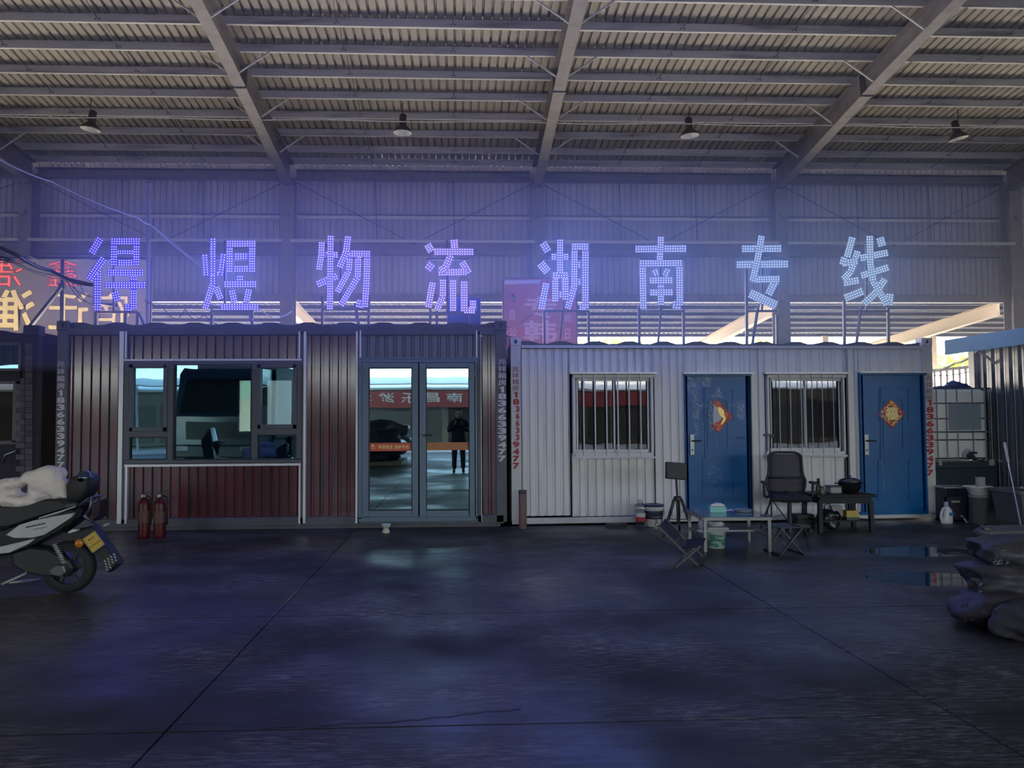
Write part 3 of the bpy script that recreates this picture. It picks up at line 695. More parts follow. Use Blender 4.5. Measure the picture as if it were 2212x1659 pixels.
fl = MB(); fl.box((.05, .14, .13), (WR - .05, DEP - .1, .15)); fl.box((.05, .14, ZTR - .05), (WR - .05, DEP - .1, ZTR - .03)); fl.box((.05, DEP - .12, .15), (WR - .05, DEP - .1, ZTR - .05)); fl.build('inner_lining', DARKIN, cr)
for x0, x1, y0, y1, bars, mull in ((1236, 1412, 809, 987, (1260, 1284.5, 1309.5, 1333.7, 1358, 1382.7), (1318, 1330)), (1655, 1826, 809, 984, (1682, 1705.5, 1728.7, 1752, 1774.5, 1798), (1736, 1744))):
    w = MB()
    for q in ((x0, x0 + 8, y0, y1), (x1 - 8, x1, y0, y1), (x0, x1, y0, y0 + 7), (x0, x1, y1 - 8, y1)): fbox(w, LOCR, *q, -.03, .07)
    win = w.build('window', PVC, cr, bevel=.004)
    for a, b, dd in ((x0 + 8, mull[1], .012), (mull[0], x1 - 8, .03)):
        s = MB()
        for q in ((a, a + 6, y0 + 7, y1 - 8), (b - 6, b, y0 + 7, y1 - 8), (a, b, y0 + 7, y0 + 14), (a, b, y1 - 16, y1 - 8)): fbox(s, LOCR, *q, dd - .014, dd + .014)
        s.build('sash', PVC, win, bevel=.003)
        fpart('pane', win, LOCR, [(a + 6, b - 6, y0 + 14, y1 - 16)], dd - .002, dd + .002, GLASS_W)
    for bx in bars: fpart('window_bar', win, LOCR, [(bx - 2.6, bx + 1.9, y0 - 1, y1 - 3)], -.055, -.033, PVC)
    fpart('rain_strip', win, LOCR, [(x0 - 6, x1 + 6, 804.5, 808)], -.06, .03, TRIMW)
    fpart('sill', win, LOCR, [(x0 - 1, x1 + 2, y1, y1 + 2.5)], -.05, .05, WHITEFRAME)
DOORS = []
for x0, x1, y0, y1, hx in ((1478, 1621, 808, 1101, 1489), (1857, 2000, 806, 1106, 1865)):
    f = MB()
    for q in ((x0, x0 + 5.5, y0, y1 + 3), (x1 - 5.5, x1, y0, y1 + 3), (x0, x1, y0, y0 + 4.5), (x0, x1, y1, y1 + 4)): fbox(f, LOCR, *q, -.03, .1)
    f.build('door_frame', BLUED, cr, bevel=.004)
    d = fpart('door', cr, LOCR, [(x0 + 5.5, x1 - 5.5, y0 + 4.5, y1)], -.008, .04, BLUED, bevel=.003); DOORS.append(d)
    mo = MB(); cx = (x0 + x1) / 2
    def strip(pts, w=.012):
        q = [LOCR(*p) for p in pts]
        for k in range(len(q) - 1): mo.bar((q[k][0], -.012, q[k][1]), (q[k + 1][0], -.012, q[k + 1][1]), w, .012, up=(0, 1, 0))
    H = y1 - y0
    for dx in (27, 42): strip([(cx - dx, y0 + H * .62), (cx - dx, y0 + H * .10), (cx - 8, y0 + H * .10)]) if dx == 27 else None
    strip([(cx - 30, y0 + .35 * H), (cx - 30, y0 + .11 * H), (cx - 6, y0 + .11 * H)]); strip([(cx + 6, y0 + .11 * H), (cx + 33, y0 + .11 * H), (cx + 33, y0 + .35 * H)])
    arch = [(cx - 21, y0 + .55 * H)] + [(cx - 21 * math.cos(a * PI / 10), y0 + .22 * H - 13 * math.sin(a * PI / 10)) for a in range(11)] + [(cx + 21, y0 + .55 * H), (cx - 21, y0 + .55 * H)]
    strip(arch); strip([(cx - 32, y0 + .62 * H), (cx + 34, y0 + .62 * H), (cx + 34, y0 + .92 * H), (cx - 32, y0 + .92 * H), (cx - 32, y0 + .62 * H)])
    mo.build('door_moulding', BLUED, d)
    hd = MB(); fbox(hd, LOCR, hx, hx + 10, 938, 983, -.03, -.008); c = LOCR(hx + 5, 952)
    hp = hd.build('handle_plate', CHROME, d, bevel=.004)
    lv = MB(); lv.tube([(c[0], -.02, c[1]), (c[0], -.07, c[1]), (c[0] + .012, -.078, c[1]), (c[0] + .11, -.078, c[1])], .010, 8); lv.build('handle', mat('dark_lever', (.06, .06, .065), .35, .5), d)
    kh = MB(); c = LOCR(hx + 5, 972); kh.lathe([(.012, 0), (.012, .006)], (c[0], -.03, c[1]), 12, axis=Matrix.Rotation(PI / 2, 3, 'X')); kh.build('keyhole', GASKET, d)
    fpart('rain_strip', d, LOCR, [(x0 - 4, x1 + 5, y0 - 3, y0)], -.06, .03, TRIMW)
# protective film still clinging to the first door
fm = mat('film_residue', (.48, .56, .66), .5, bump=(60, .4))
film = MB(); rnd = random.Random(4)
def hatch(x0, x1, y0, y1, n):
    for _ in range(n):
        px, py = rnd.uniform(x0, x1), rnd.uniform(y0, y1); u, z = LOCR(px, py); s = rnd.uniform(.006, .02)
        film.bar((u - s, -.0085, z + s * .8), (u + s, -.0085, z - s * .8), .0022, .001, up=(0, 1, 0))
for r_, n in (((1485, 1535, 815, 835), 150), ((1497, 1510, 835, 905), 150), ((1530, 1540, 862, 930), 80), ((1546, 1556, 838, 855), 40), ((1536, 1562, 853, 862), 40), ((1592, 1607, 865, 905), 120), ((1500, 1510, 905, 945), 40), ((1512, 1528, 872, 879), 25), ((1572, 1586, 872, 878), 15), ((1485, 1500, 815, 855), 60), ((1530, 1560, 1000, 1060), 30)): hatch(*r_, n)
film.build('film_residue', fm, DOORS[0], kind='stuff')
sc_ = MB()
for pts in ([(1902, 985), (1906, 1010), (1909, 1022)], [(1910, 1030), (1908, 1045), (1912, 1062)], [(1935, 905), (1938, 915)], [(1546, 940), (1549, 965), (1552, 985)]):
    q = [LOCR(*p) for p in pts]
    for k in range(len(q) - 1): sc_.bar((q[k][0], -.0085, q[k][1]), (q[k + 1][0], -.0085, q[k + 1][1]), .003, .0008, up=(0, 1, 0))
sc_.build('scratches', mat('scratched_paint', (.30, .42, .55), .6), DOORS[1], kind='stuff')
stack_text('stencil_lettering', cr, LOCR, TEXT[:4], 1106, 1121, 791, 845, mat('worn_dark_red_ink', (.30, .10, .11), .6))
stack_text('stencil_lettering', cr, LOCR, TEXT[4:], 1107.5, 1122, 845, 1014, REDINK, fade=(2, 6))
stack_text('stencil_lettering', cr, LOCR, TEXT[:4], 1999, 2013, 810, 866, mat('grey_red_ink', (.22, .14, .17), .6)); stack_text('stencil_lettering', cr, LOCR, TEXT[4:], 2000.5, 2017, 862, 1029, REDINK)

# ------------------------------------------------------------------ paper good-luck diamonds on the blue doors
def world_on(loc_, cab, px, py, d):
    u, z = loc_(px, py, d); return cab.matrix_world @ Vector((u, d, z))
bpy.context.view_layer.update()
FOIL = mat('gold_foil', (.48, .33, .11), .3, .7); REDP = mat('red_paper', (.42, .03, .05), .45); PAPER = mat('grey_paper_back', (.55, .54, .54), .7); PINKF = mat('pink_gold_foil', (.48, .16, .08), .35, .5)
def diamond():
    u, z = LOCR(1925.5, 893.5); t = thing('luck_diamond', 'whole red and gold paper diamond on the second blue door', 'decoration', world_on(LOCR, cr, 1925.5, 893.5, -.014), ANGR)
    h = .205; p = MB(); p.prism([(-h, 0), (0, -h * 1.02), (h, 0), (0, h * 1.02)], lambda a, b, q: (a, q, b), -.002, 0); p.build('paper', REDP, t)
    gmb = MB(); put_glyph(gmb, '福', lambda a, b: Vector((a, -.006, b)), -.085, .095, -.09, .095, .012); gmb.build('luck_character', mat('bright_gold', (.52, .40, .18), .3, .6), t)
    o = MB(); rn = random.Random(2)
    for k in range(90):
        s = rn.uniform(-.9, .9); q = rn.choice((1, -1)); e = rn.uniform(.66, .9)
        a = e * s; b = q * (e - abs(a)); c = Vector((a * h, -.004, b * h)); ang = rn.uniform(0, 3.14); L = rn.uniform(.008, .02)
        o.bar(c - Vector((math.cos(ang) * L, 0, math.sin(ang) * L)), c + Vector((math.cos(ang) * L, 0, math.sin(ang) * L)), .006, .004, up=(0, 1, 0))
    o.build('foil_ornament', FOIL, t)
    b = MB()
    b.prism([(.09 * math.cos(k * PI / 8) + 0, .09 * math.sin(k * PI / 8)) for k in range(16)], lambda a, z_, q: (a, q, z_), -.0035, -.0025); b.build('medallion', mat('olive_gold', (.42, .30, .12), .4, .4), t)
    return t
diamond()
def torn():
    S = 1763 / 170.0
    c0 = (1470 + 930 / S, 800 + 1000 / S); k = at(*c0, 10.78).y / FOC / S
    t = thing('luck_diamond', 'torn red and gold paper diamond with its grey backing showing on the first blue door', 'decoration', world_on(LOCR, cr, *c0, -.014), ANGR)
    P = lambda pts: [((x - 930) * k, -(y - 1000) * k) for x, y in pts]
    def lay(name, polys, m, a, b):
        mb = MB()
        for pl in polys: mb.prism(P(pl), lambda x, z, q: (x, q, z), a, b)
        return mb.build(name, m, t)
    lay('paper_backing', [[(760, 730), (960, 800), (1010, 1000), (920, 1150), (720, 1210), (715, 950)]], PAPER, -.002, 0)
    lay('red_paper', [[(725, 700), (800, 650), (880, 700), (960, 780), (1060, 900), (1195, 1030), (1080, 1140), (960, 1250), (870, 1370), (800, 1375), (715, 1300), (710, 1200), (880, 1140), (960, 1010), (840, 850), (760, 760)]], REDP, -.004, -.002)
    lay('gold_figure', [[(810, 830), (890, 820), (975, 900), (980, 990), (1020, 1080), (990, 1140), (920, 1230), (895, 1200), (950, 1080), (880, 1020), (850, 950), (835, 880)]], FOIL, -.008, -.005)
    rn = random.Random(5); mb = MB()
    for _ in range(70):
        if rn.random() < .45: x, y = rn.uniform(725, 900), rn.uniform(1200, 1340)
        elif rn.random() < .5: x = rn.uniform(1000, 1150); y = x - 70 + rn.uniform(-60, 60)
        else: x, y = rn.uniform(740, 900), rn.uniform(690, 800)
        c = Vector(((x - 930) * k, -.006, -(y - 1000) * k)); a = rn.uniform(0, 3.1); L = rn.uniform(.006, .016)
        mb.bar(c - Vector((math.cos(a) * L, 0, math.sin(a) * L)), c + Vector((math.cos(a) * L, 0, math.sin(a) * L)), .007, .004, up=(0, 1, 0))
    mb.build('foil_ornament', PINKF, t)
torn()
# ================================================================== eight LED characters standing on the cabin roofs
CH = {
 0: (170, [([(370, 190), (215, 455)], 130), ([(430, 530), (170, 905)], 130), ([(325, 740), (318, 1430)], 122), ([(545, 245), (1045, 245)], 115), ([(600, 190), (597, 660)], 112), ([(985, 190), (978, 660)], 112), ([(650, 432), (930, 432)], 75), ([(545, 610), (1040, 610)], 110), ([(485, 780), (1105, 780)], 115), ([(450, 995), (1140, 995)], 115), ([(935, 830), (937, 1405)], 120), ([(905, 1375), (785, 1375)], 125), ([(615, 1100), (660, 1265)], 125)]),
 1: (410, [([(395, 190), (390, 985)], 105), ([(252, 465), (275, 835)], 105), ([(275, 805), (500, 800)], 70), ([(572, 455), (520, 835)], 105), ([(385, 985), (258, 1400)], 115), ([(440, 1020), (530, 1235)], 120), ([(625, 285), (1125, 285)], 115), ([(680, 230), (675, 775)], 112), ([(1065, 230), (1060, 775)], 112), ([(720, 500), (1020, 500)], 112), ([(625, 715), (1120, 715)], 112), ([(855, 825), (855, 920)], 120), ([(580, 978), (1140, 978)], 112), ([(715, 1075), (762, 1290)], 115), ([(1010, 1060), (958, 1300)], 115), ([(525, 1366), (1175, 1366)], 115)]),
 2: (660, [([(278, 255), (265, 500), (228, 735)], 110), ([(427, 145), (415, 1415)], 112), ([(255, 475), (555, 478)], 110), ([(188, 985), (545, 835)], 125), ([(728, 155), (690, 430), (575, 695)], 120), ([(650, 455), (1105, 460)], 115), ([(1052, 410), (1042, 900), (1012, 1375)], 115), ([(865, 1300), (1010, 1335)], 140), ([(757, 500), (738, 745), (540, 1115)], 110), ([(900, 500), (888, 860), (600, 1345)], 112)]),
 3: (890, [([(262, 295), (335, 425)], 135), ([(250, 635), (360, 720)], 145), ([(352, 945), (275, 1380)], 120), ([(715, 215), (730, 365)], 130), ([(375, 425), (1050, 425)], 118), ([(665, 480), (570, 690), (475, 745)], 122), ([(450, 778), (940, 768)], 115), ([(850, 595), (972, 795)], 130), ([(530, 895), (525, 1185), (428, 1415)], 115), ([(700, 905), (700, 1440)], 115), ([(890, 925), (890, 1445)], 122), ([(885, 1425), (1075, 1425)], 110), ([(1040, 1250), (1040, 1430)], 115)]),
 4: (1140, [([(255, 270), (350, 425)], 135), ([(212, 615), (340, 775)], 155), ([(318, 955), (232, 1405)], 120), ([(555, 210), (555, 795)], 112), ([(400, 510), (700, 510)], 115), ([(425, 826), (690, 826)], 112), ([(470, 785), (470, 1280)], 112), ([(645, 785), (645, 1250)], 112), ([(500, 1155), (660, 1155)], 112), ([(750, 335), (1035, 335)], 115), ([(800, 290), (795, 1030), (678, 1400)], 112), ([(985, 290), (985, 1395)], 118), ([(865, 645), (915, 645)], 115), ([(865, 940), (915, 940)], 115), ([(880, 1365), (990, 1365)], 120)]),
 5: (1350, [([(615, 165), (595, 565)], 112), ([(175, 380), (1050, 370)], 125), ([(250, 625), (975, 615)], 115), ([(300, 570), (315, 1400)], 118), ([(930, 560), (937, 1345)], 120), ([(815, 1325), (960, 1345)], 135), ([(500, 728), (548, 825)], 100), ([(735, 715), (680, 835)], 105), ([(418, 915), (815, 910)], 112), ([(425, 1120), (820, 1115)], 112), ([(612, 950), (615, 1340)], 115)]),
 6: (1570, [([(597, 150), (525, 565), (440, 930)], 118), ([(258, 375), (935, 370)], 125), ([(165, 645), (1050, 635)], 125), ([(420, 900), (905, 890)], 115), ([(838, 895), (710, 1160)], 135), ([(388, 1130), (850, 1345)], 155)]),
 7: (1795, [([(370, 175), (275, 520)], 122), ([(230, 515), (195, 650)], 115), ([(190, 625), (460, 585)], 118), ([(460, 410), (340, 760), (210, 900)], 118), ([(215, 955), (480, 910)], 125), ([(235, 1220), (550, 1095)], 135), ([(662, 150), (672, 620), (720, 920), (960, 1335)], 122), ([(835, 180), (880, 330)], 140), ([(500, 535), (975, 440)], 118), ([(515, 835), (985, 690)], 115), ([(925, 890), (760, 1130), (560, 1315)], 125), ([(1010, 1140), (985, 1335)], 130)]),
}
SC = 1343 / 170.0
NAMES_ = ['first', 'second', 'third', 'fourth', 'fifth', 'sixth', 'seventh', 'last']
HUES = [(.035, .025, .29), (.06, .05, .29), (.075, .06, .29), (.10, .075, .28), (.075, .08, .27), (.075, .09, .24), (.075, .11, .21), (.08, .12, .19)]
GLOW = [1.1, 1.25, 1.0, .9, 1.35, 1.0, .7, .55]
LEGS = [[(208, 675, 712, 0), (272, 665, 712, 0), (298, 675, 712, 0), (300, 675, 318, 712)], [(458, 668, 708, 0), (545, 668, 708, 0), (538, 672, 548, 708)], [(697, 640, 706, 0), (797, 640, 706, 0), (767, 655, 775, 706)], [(930, 660, 709, 0), (944, 672, 709, 0), (1014, 676, 709, 0)],
        [(1175, 672, 745, 0), (1271, 672, 745, 0), (1217, 665, 1208, 745)], [(1380, 660, 745, 0), (1476, 668, 745, 0), (1429, 660, 1421, 745)], [(1612, 580, 744, 0), (1678, 680, 744, 0), (1638, 660, 1625, 744)], [(1823, 650, 743, 0), (1918, 665, 743, 0), (1860, 660, 1850, 743)]]
LEGM = mat('sign_leg_steel', (.20, .20, .24), .5)
LED_ON = mat('led_bead', (.9, .9, .95), .3, emit=((.66, .68, 1.0), LED_BEAD))
for i in range(8):
    x0, strokes = CH[i]; Y = 10.95 if i < 4 else 11.1
    S = lambda a, b, y=0.0: at(x0 + a / SC, 490 + b / SC, Y + y)
    base = at(x0 + 640 / SC, 709 if i < 4 else 746, Y)
    t = thing('illuminated_character', f'{NAMES_[i]} of the eight blue LED characters on the cabin roofs', 'sign', base, group='LED characters on the cabin roofs')
    bc = HUES[i]
    fm_ = mat(f'lit_acrylic_{NAMES_[i]}', tuple(v * .5 for v in bc), .5, spec=.2, emit=(bc, LED_FACE)); dots = []
    for pl, w in strokes:
        mb = MB(base)
        for k in range(len(pl) - 1):
            a, b = Vector((*pl[k], 0)), Vector((*pl[k + 1], 0)); d = (b - a).normalized(); n = Vector((-d.y, d.x, 0)); L = (b - a).length
            e0 = 0 if k == 0 else 16; e1 = 0 if k == len(pl) - 2 else 16
            q = [a - d * e0 - n * w / 2, b + d * e1 - n * w / 2, b + d * e1 + n * w / 2, a - d * e0 + n * w / 2]
            f0 = [S(p.x, p.y, -.02) for p in q]; f1 = [S(p.x, p.y, .015) for p in q]
            mb.loft([f0, f1])
            rows = max(2, round(w / 42)); ns_ = max(2, round(L / 42))
            for r in range(rows):
                for s in range(ns_):
                    p = a + d * (L * (s + .5) / ns_) + n * (w * ((r + .5) / rows - .5))
                    if all((p - q2).length > 29 for q2 in dots): dots.append(p)
        mb.build('stroke', fm_, t)
    mb = MB(base)
    for p in dots:
        c = S(p.x, p.y, -.026); r = .0074
        mb.add([c + Vector((math.cos(q * PI / 3) * r, .006, math.sin(q * PI / 3) * r)) for q in range(6)] + [c + Vector((0, -.008, 0))], [(q, (q + 1) % 6, 6) for q in range(6)])
    mb.build('led_beads', LED_ON, t, kind='stuff')
    mb = MB(base); xs_ = []
    for (lx, y0, e, y1) in LEGS[i]:
        if y1 == 0: p, q = at(lx, y0, Y + .03), at(lx + (1 if lx > 990 else -1), e + 1, Y + .03); xs_.append(lx); w = .035
        else: p, q = at(lx, y0, Y + .03), at(e, y1 + 1, Y - .02); w = .028
        b_ = MB(base); b_.bar(p, q, w, w); b_.build('support_leg', LEGM, t)
    cb = MB(base); yc = {0: 674, 1: 672, 2: 668, 3: 676}.get(i, 672); cb.bar(at(min(xs_), yc, Y + .03), at(max(xs_), yc, Y + .03), .03, .03); 
    cb.bar(at(x0 + 600 / SC, 520, Y + .03), at(x0 + 600 / SC, yc, Y + .03), .025, .025); cb.bar(at(x0 + 250 / SC, 560, Y + .03), at(x0 + 1000 / SC, 560, Y + .03), .02, .02); cb.build('support_rail', LEGM, t)
    # added point lamps for the characters' glow; front ones float ahead to light facades
    for dy, en in ((-1.0, FILL_FRONT), (.5, FILL_BACK)):
        ld = bpy.data.lights.new('glow_fill_lamp', 'POINT'); ld.energy = en * GLOW[i]; ld.shadow_soft_size = .35; ld.color = [(.11, .15, 1.0), (.11, .18, 1.0), (.14, .18, 1.0), (.15, .19, 1.0), (.12, .22, 1.0), (.13, .26, 1.0), (.16, .33, 1.0), (.18, .38, 1.0)][i]
        lo = bpy.data.objects.new('glow_fill_lamp', ld); col.objects.link(lo); lo.parent = t; lo.location = at(x0 + 640 / SC, 590, Y + dy) - base
# ================================================================== things standing in front of the cabins
WHITEP = mat('white_plastic', (.68, .67, .64), .4); GREYP = mat('grey_plastic', (.30, .30, .30), .5)
CLEAR = glass_mat('clear_plastic', .10, (.86, .88, .88), (1, 1, 1), rough=.08)
DARKMETAL = mat('dark_metal_tube', (.045, .045, .05), .4, .5); SILVER = mat('brushed_tube', (.22, .215, .20), .35, .7)
FABRIC = mat('black_canvas', (.018, .017, .024), .85, bump=(90, .2)); NAVY = mat('navy_lid', (.03, .03, .10), .35)

# fire extinguishers
REDCYL = mat('red_extinguisher_paint', (.085, .006, .009), .35, spec=.4)
def extinguisher(px, lab):
    p = gnd(px, 1162); t = thing('fire_extinguisher', lab, 'extinguisher', (p.x, p.y, 0), rz=random.uniform(-.4, .4), group='fire extinguishers under the wide window')
    b = MB(); b.lathe([(.062, 0), (.07, .012), (.072, .03), (.072, .40), (.066, .44), (.045, .472), (.022, .485), (.022, .5)], n=20); b.build('body', REDCYL, t, smooth=True)
    v = MB(); v.lathe([(.022, .49), (.026, .5), (.024, .535), (.012, .545)], n=12); v.build('valve', CHROME, t, smooth=True)
    h = MB(); h.bar((-.02, 0, .54), (.085, 0, .575), .018, .008); h.bar((-.02, 0, .525), (.08, 0, .53), .016, .008); h.bar((-.045, 0, .55), (-.02, 0, .535), .012, .012); h.build('lever', BLACKP, t)
    g_ = MB(); g_.lathe([(.016, 0), (.016, .012)], (0, -.03, .515), 12, axis=Matrix.Rotation(PI / 2, 3, 'X')); g_.build('gauge', mat('gauge_face', (.6, .6, .6), .3), t)
    ho = MB(); ho.tube([(.03, 0, .515), (.075, .0, .5), (.098, 0, .44), (.09, 0, .3), (.088, 0, .16)], [.008, .009, .009, .009, .014], 8); ho.build('hose', RUBBER, t, smooth=True)
    l = MB(); l.lathe([(.0728, .19), (.0728, .33)], n=20, cap=False); l.build('label_band', mat('extinguisher_label', (.13, .05, .05), .5), t, smooth=True)
extinguisher(311, 'red fire extinguisher nearer the scooter, left of the two'); extinguisher(345, 'red fire extinguisher farther from the scooter, right of the two')

# white spittoon by the door
p = gnd(834, 1151); t = thing('spittoon', 'small white flared spittoon with a pale green rim before the glass doors', 'pot', (p.x, p.y, 0))
b = MB(); b.lathe([(.048, 0), (.05, .012), (.043, .03), (.032, .055), (.036, .066)], n=20); b.build('foot', mat('cream_enamel', (.62, .60, .44), .3), t, smooth=True)
b = MB(); b.lathe([(.034, .062), (.05, .078), (.062, .1), (.067, .112), (.062, .112), (.05, .085), (.02, .07)], n=20); b.build('bowl', mat('green_white_enamel', (.50, .62, .55), .3), t, smooth=True)

# brown tube and the white conduit that runs down into it
p = gnd(1129.5, 1142); t = thing('pipe_sleeve', 'brown cardboard-coloured tube standing at the corner of the white cabin', 'tube', (p.x, p.y, 0))
b = MB(); b.lathe([(.052, 0), (.052, .46), (.046, .46), (.046, .02)], n=20, cap=False); b.build('sleeve', mat('brown_sleeve', (.21, .125, .095), .6, noise=((.16, .09, .065), 6, .4, .7, (1, 1, .3))), t, smooth=True)
b = MB(); b.lathe([(.053, .46), (.053, .50), (.03, .505)], n=20); b.build('cap', mat('dark_sleeve_cap', (.09, .075, .065), .5), t, smooth=True)
c = MB((p.x, p.y, 0)); q0 = at(1129, 1062, p.y + .02); q1 = at(1128, 833, p.y + .02); c.tube([q0, (q0 + q1) / 2 + Vector((.004, 0, 0)), q1], .009, 8)
c.build('riser', mat('pale_pipe', (.62, .60, .56), .4), t, smooth=True)

# black tray, water bottle, paint pail, small bottles
p = gnd(1331, 1139); t = thing('tray', 'flat dark plastic tray lying at the foot of the white cabin', 'tray', (p.x, p.y, 0))
b = MB(); b.loft([[(x * k, y * k, z) for x, y in ((-.14, -.06), (.14, -.06), (.14, .06), (-.14, .06))] for k, z in ((.9, 0), (1, .055), (.96, .055), (.86, .012))]); b.build('body', mat('dark_purple_plastic', (.035, .03, .05), .4), t)
b = MB(); b.bar((-.05, -.064, .045), (.05, -.064, .045), .02, .012); b.build('handle', BLACKP, t)
p = gnd(1384, 1138); t = thing('water_bottle', 'large clear water bottle with a red and white label beside the paint pail', 'bottle', (p.x, p.y, 0))
b = MB(); b.lathe([(.058, 0), (.066, .012), (.066, .20), (.062, .235), (.066, .25), (.05, .30), (.024, .325), (.024, .345)], n=20); b.build('body', CLEAR, t, smooth=True)
b = MB(); b.lathe([(.027, .335), (.027, .36), (.01, .363)], n=14); b.build('cap', mat('pale_cap', (.55, .52, .5), .4), t, smooth=True)
b = MB(); b.lathe([(.067, .075), (.067, .135)], n=20, cap=False); b.build('red_label', mat('red_label', (.45, .03, .04), .45), t, smooth=True)
b = MB(); b.lathe([(.067, .135), (.067, .185)], n=20, cap=False); b.build('white_label', mat('white_label', (.6, .58, .55), .45), t, smooth=True)
p = gnd(1417, 1139); t = thing('paint_pail', 'white paint pail with a dark lid and dark label', 'bucket', (p.x, p.y + .12, 0))
b = MB(); b.lathe([(.105, 0), (.112, .01), (.128, .24), (.136, .245), (.136, .262), (.128, .265)], n=28); b.build('body', WHITEP, t, smooth=True)
b = MB(); b.lathe([(.113, .03), (.1265, .21)], n=28, cap=False); b.build('label_wrap', mat('dark_blue_label', (.02, .025, .05), .35, noise=((.05, .07, .20), 9, .55, .6)), t, smooth=True)
b = MB(); b.lathe([(.139, .262), (.139, .285), (.125, .292), (.115, .286), (.01, .284)], n=28); b.build('lid', NAVY, t, smooth=True)
b = MB(); b.tube([(-.137, 0, .22)] + [(.14 * -math.cos(a * PI / 8), -.14 * math.sin(a * PI / 8), .22 - .09 * math.sin(a * PI / 8)) for a in range(1, 8)] + [(.137, 0, .22)], .003, 5); b.build('handle', SILVER, t)
for i, (px, py, lab) in enumerate(((1418, 1139, 'thin clear bottle standing in front of the paint pail'), (1430.5, 1135, 'middle thin bottle between the paint pail and the folding chair'), (1441, 1131, 'thin bottle nearest the tripod, last of three'))):
    p = at(px, py, 10.02); p.z = 0; t = thing('small_bottle', lab, 'bottle', (p.x, p.y, 0), group='thin bottles by the paint pail')
    b = MB(); b.lathe([(.018, 0), (.02, .006), (.02, .10), (.012, .125), (.009, .14)], n=14); b.build('body', mat('smoke_bottle', (.16, .16, .155), .15, spec=.8), t, smooth=True)
    b = MB(); b.lathe([(.011, .136), (.011, .155), (.004, .157)], n=12); b.build('cap', SILVER, t, smooth=True)
    b = MB(); b.lathe([(.0205, .03), (.0205, .07)], n=14, cap=False); b.build('label_wrap', mat('grey_label', (.35, .34, .33), .5), t, smooth=True)

# low steel table with a glass top
fl_, fr_, br_, bl_ = gnd(1523, 1119, .40), gnd(1657, 1118, .40), gnd(1626, 1100, .40), gnd(1483, 1100, .40)
ce = (fl_ + fr_ + br_ + bl_) / 4; ax = ((fr_ - fl_) + (br_ - bl_)).normalized(); rz_ = math.atan2(ax.y, ax.x); hw, hd = .345, .37
t = thing('low_table', 'low silver table with a bluish glass top in front of the first blue door', 'table', (ce.x, ce.y, 0), rz_)
tb = MB()
for a, b2 in (((-hw, -hd), (hw, -hd)), ((hw, -hd), (hw, hd)), ((hw, hd), (-hw, hd)), ((-hw, hd), (-hw, -hd))): tb.bar((a[0], a[1], .385), (b2[0], b2[1], .385), .035, .03)
tb.build('frame', SILVER, t, bevel=.002)
gt = MB(); gt.box((-hw + .01, -hd + .01, .398), (hw - .01, hd - .01, .406)); gt.build('glass_top', mat('blue_glass_top', (.10, .16, .20), .06, spec=.8), t)
for sx in (-1, 1):
    for sy in (-1, 1):
        l = MB(); l.bar((sx * (hw - .015), sy * (hd - .015), .05), (sx * (hw - .015), sy * (hd - .015), .372), .032, .032)
        l.lathe([(.008, 0), (.012, .03), (.014, .05)], (sx * (hw - .015), sy * (hd - .015), 0), 8); l.build('leg', SILVER, t)
st = MB()
for sx in (-1, 1): st.bar((sx * (hw - .015), -hd + .02, .2), (sx * (hw - .015), hd - .02, .2), .02, .02)
st.bar((-hw, .1, .2), (hw, .1, .2), .02, .02); st.build('stretcher', SILVER, t)
bpy.context.view_layer.update(); TABLE = t
def on_table(px, py): return gnd(px, py, .406)
p = on_table(1549, 1106); t = thing('tissue_box', 'turquoise tissue box on the low glass table', 'tissue box', p, rz_ + .02)
b = MB(); b.cbox((0, 0, .03), (.175, .10, .06), bev=.003); b.build('box', mat('turquoise_card', (.22, .55, .50), .5), t)
b = MB(); rings = []
for k in range(9):
    a = -.075 + .15 * k / 8; hgt = .028 * math.sin(PI * (k + .6) / 9.2) + .004 * math.sin(k * 2.3); rings.append([(a, -.02, .0605), (a + .006, -.024, .07 + hgt * .8), (a + .004, .0, .075 + hgt), (a, .02, .0605)])
b.loft(rings, cap=True); b.build('tissue', mat('tissue_paper', (.70, .66, .70), .8), t, smooth=True)
p = on_table(1574, 1103); t = thing('paper_slip', 'white paper slips lying beside the tissue box', 'paper', p, rz_)
b = MB(); b.add([(-.06, -.05, .001), (.05, -.04, .001), (.055, .07, .012), (-.05, .06, .006)], [(0, 1, 2, 3)]); b.add([(-.03, -.06, .002), (.06, -.05, .003), (.05, .03, .004), (-.04, .02, .002)], [(0, 1, 2, 3)]); b.build('sheet', mat('paper_white', (.65, .62, .66), .8), t)
p = on_table(1605, 1106); t = thing('glass_ashtray', 'wide clear glass dish on the low table', 'dish', p)
b = MB(); b.lathe([(.07, 0), (.085, .004), (.10, .03), (.096, .03), (.08, .008), (.005, .006)], n=12); b.build('dish', mat('cut_glass', (.45, .55, .58), .05, trans=.6), t)
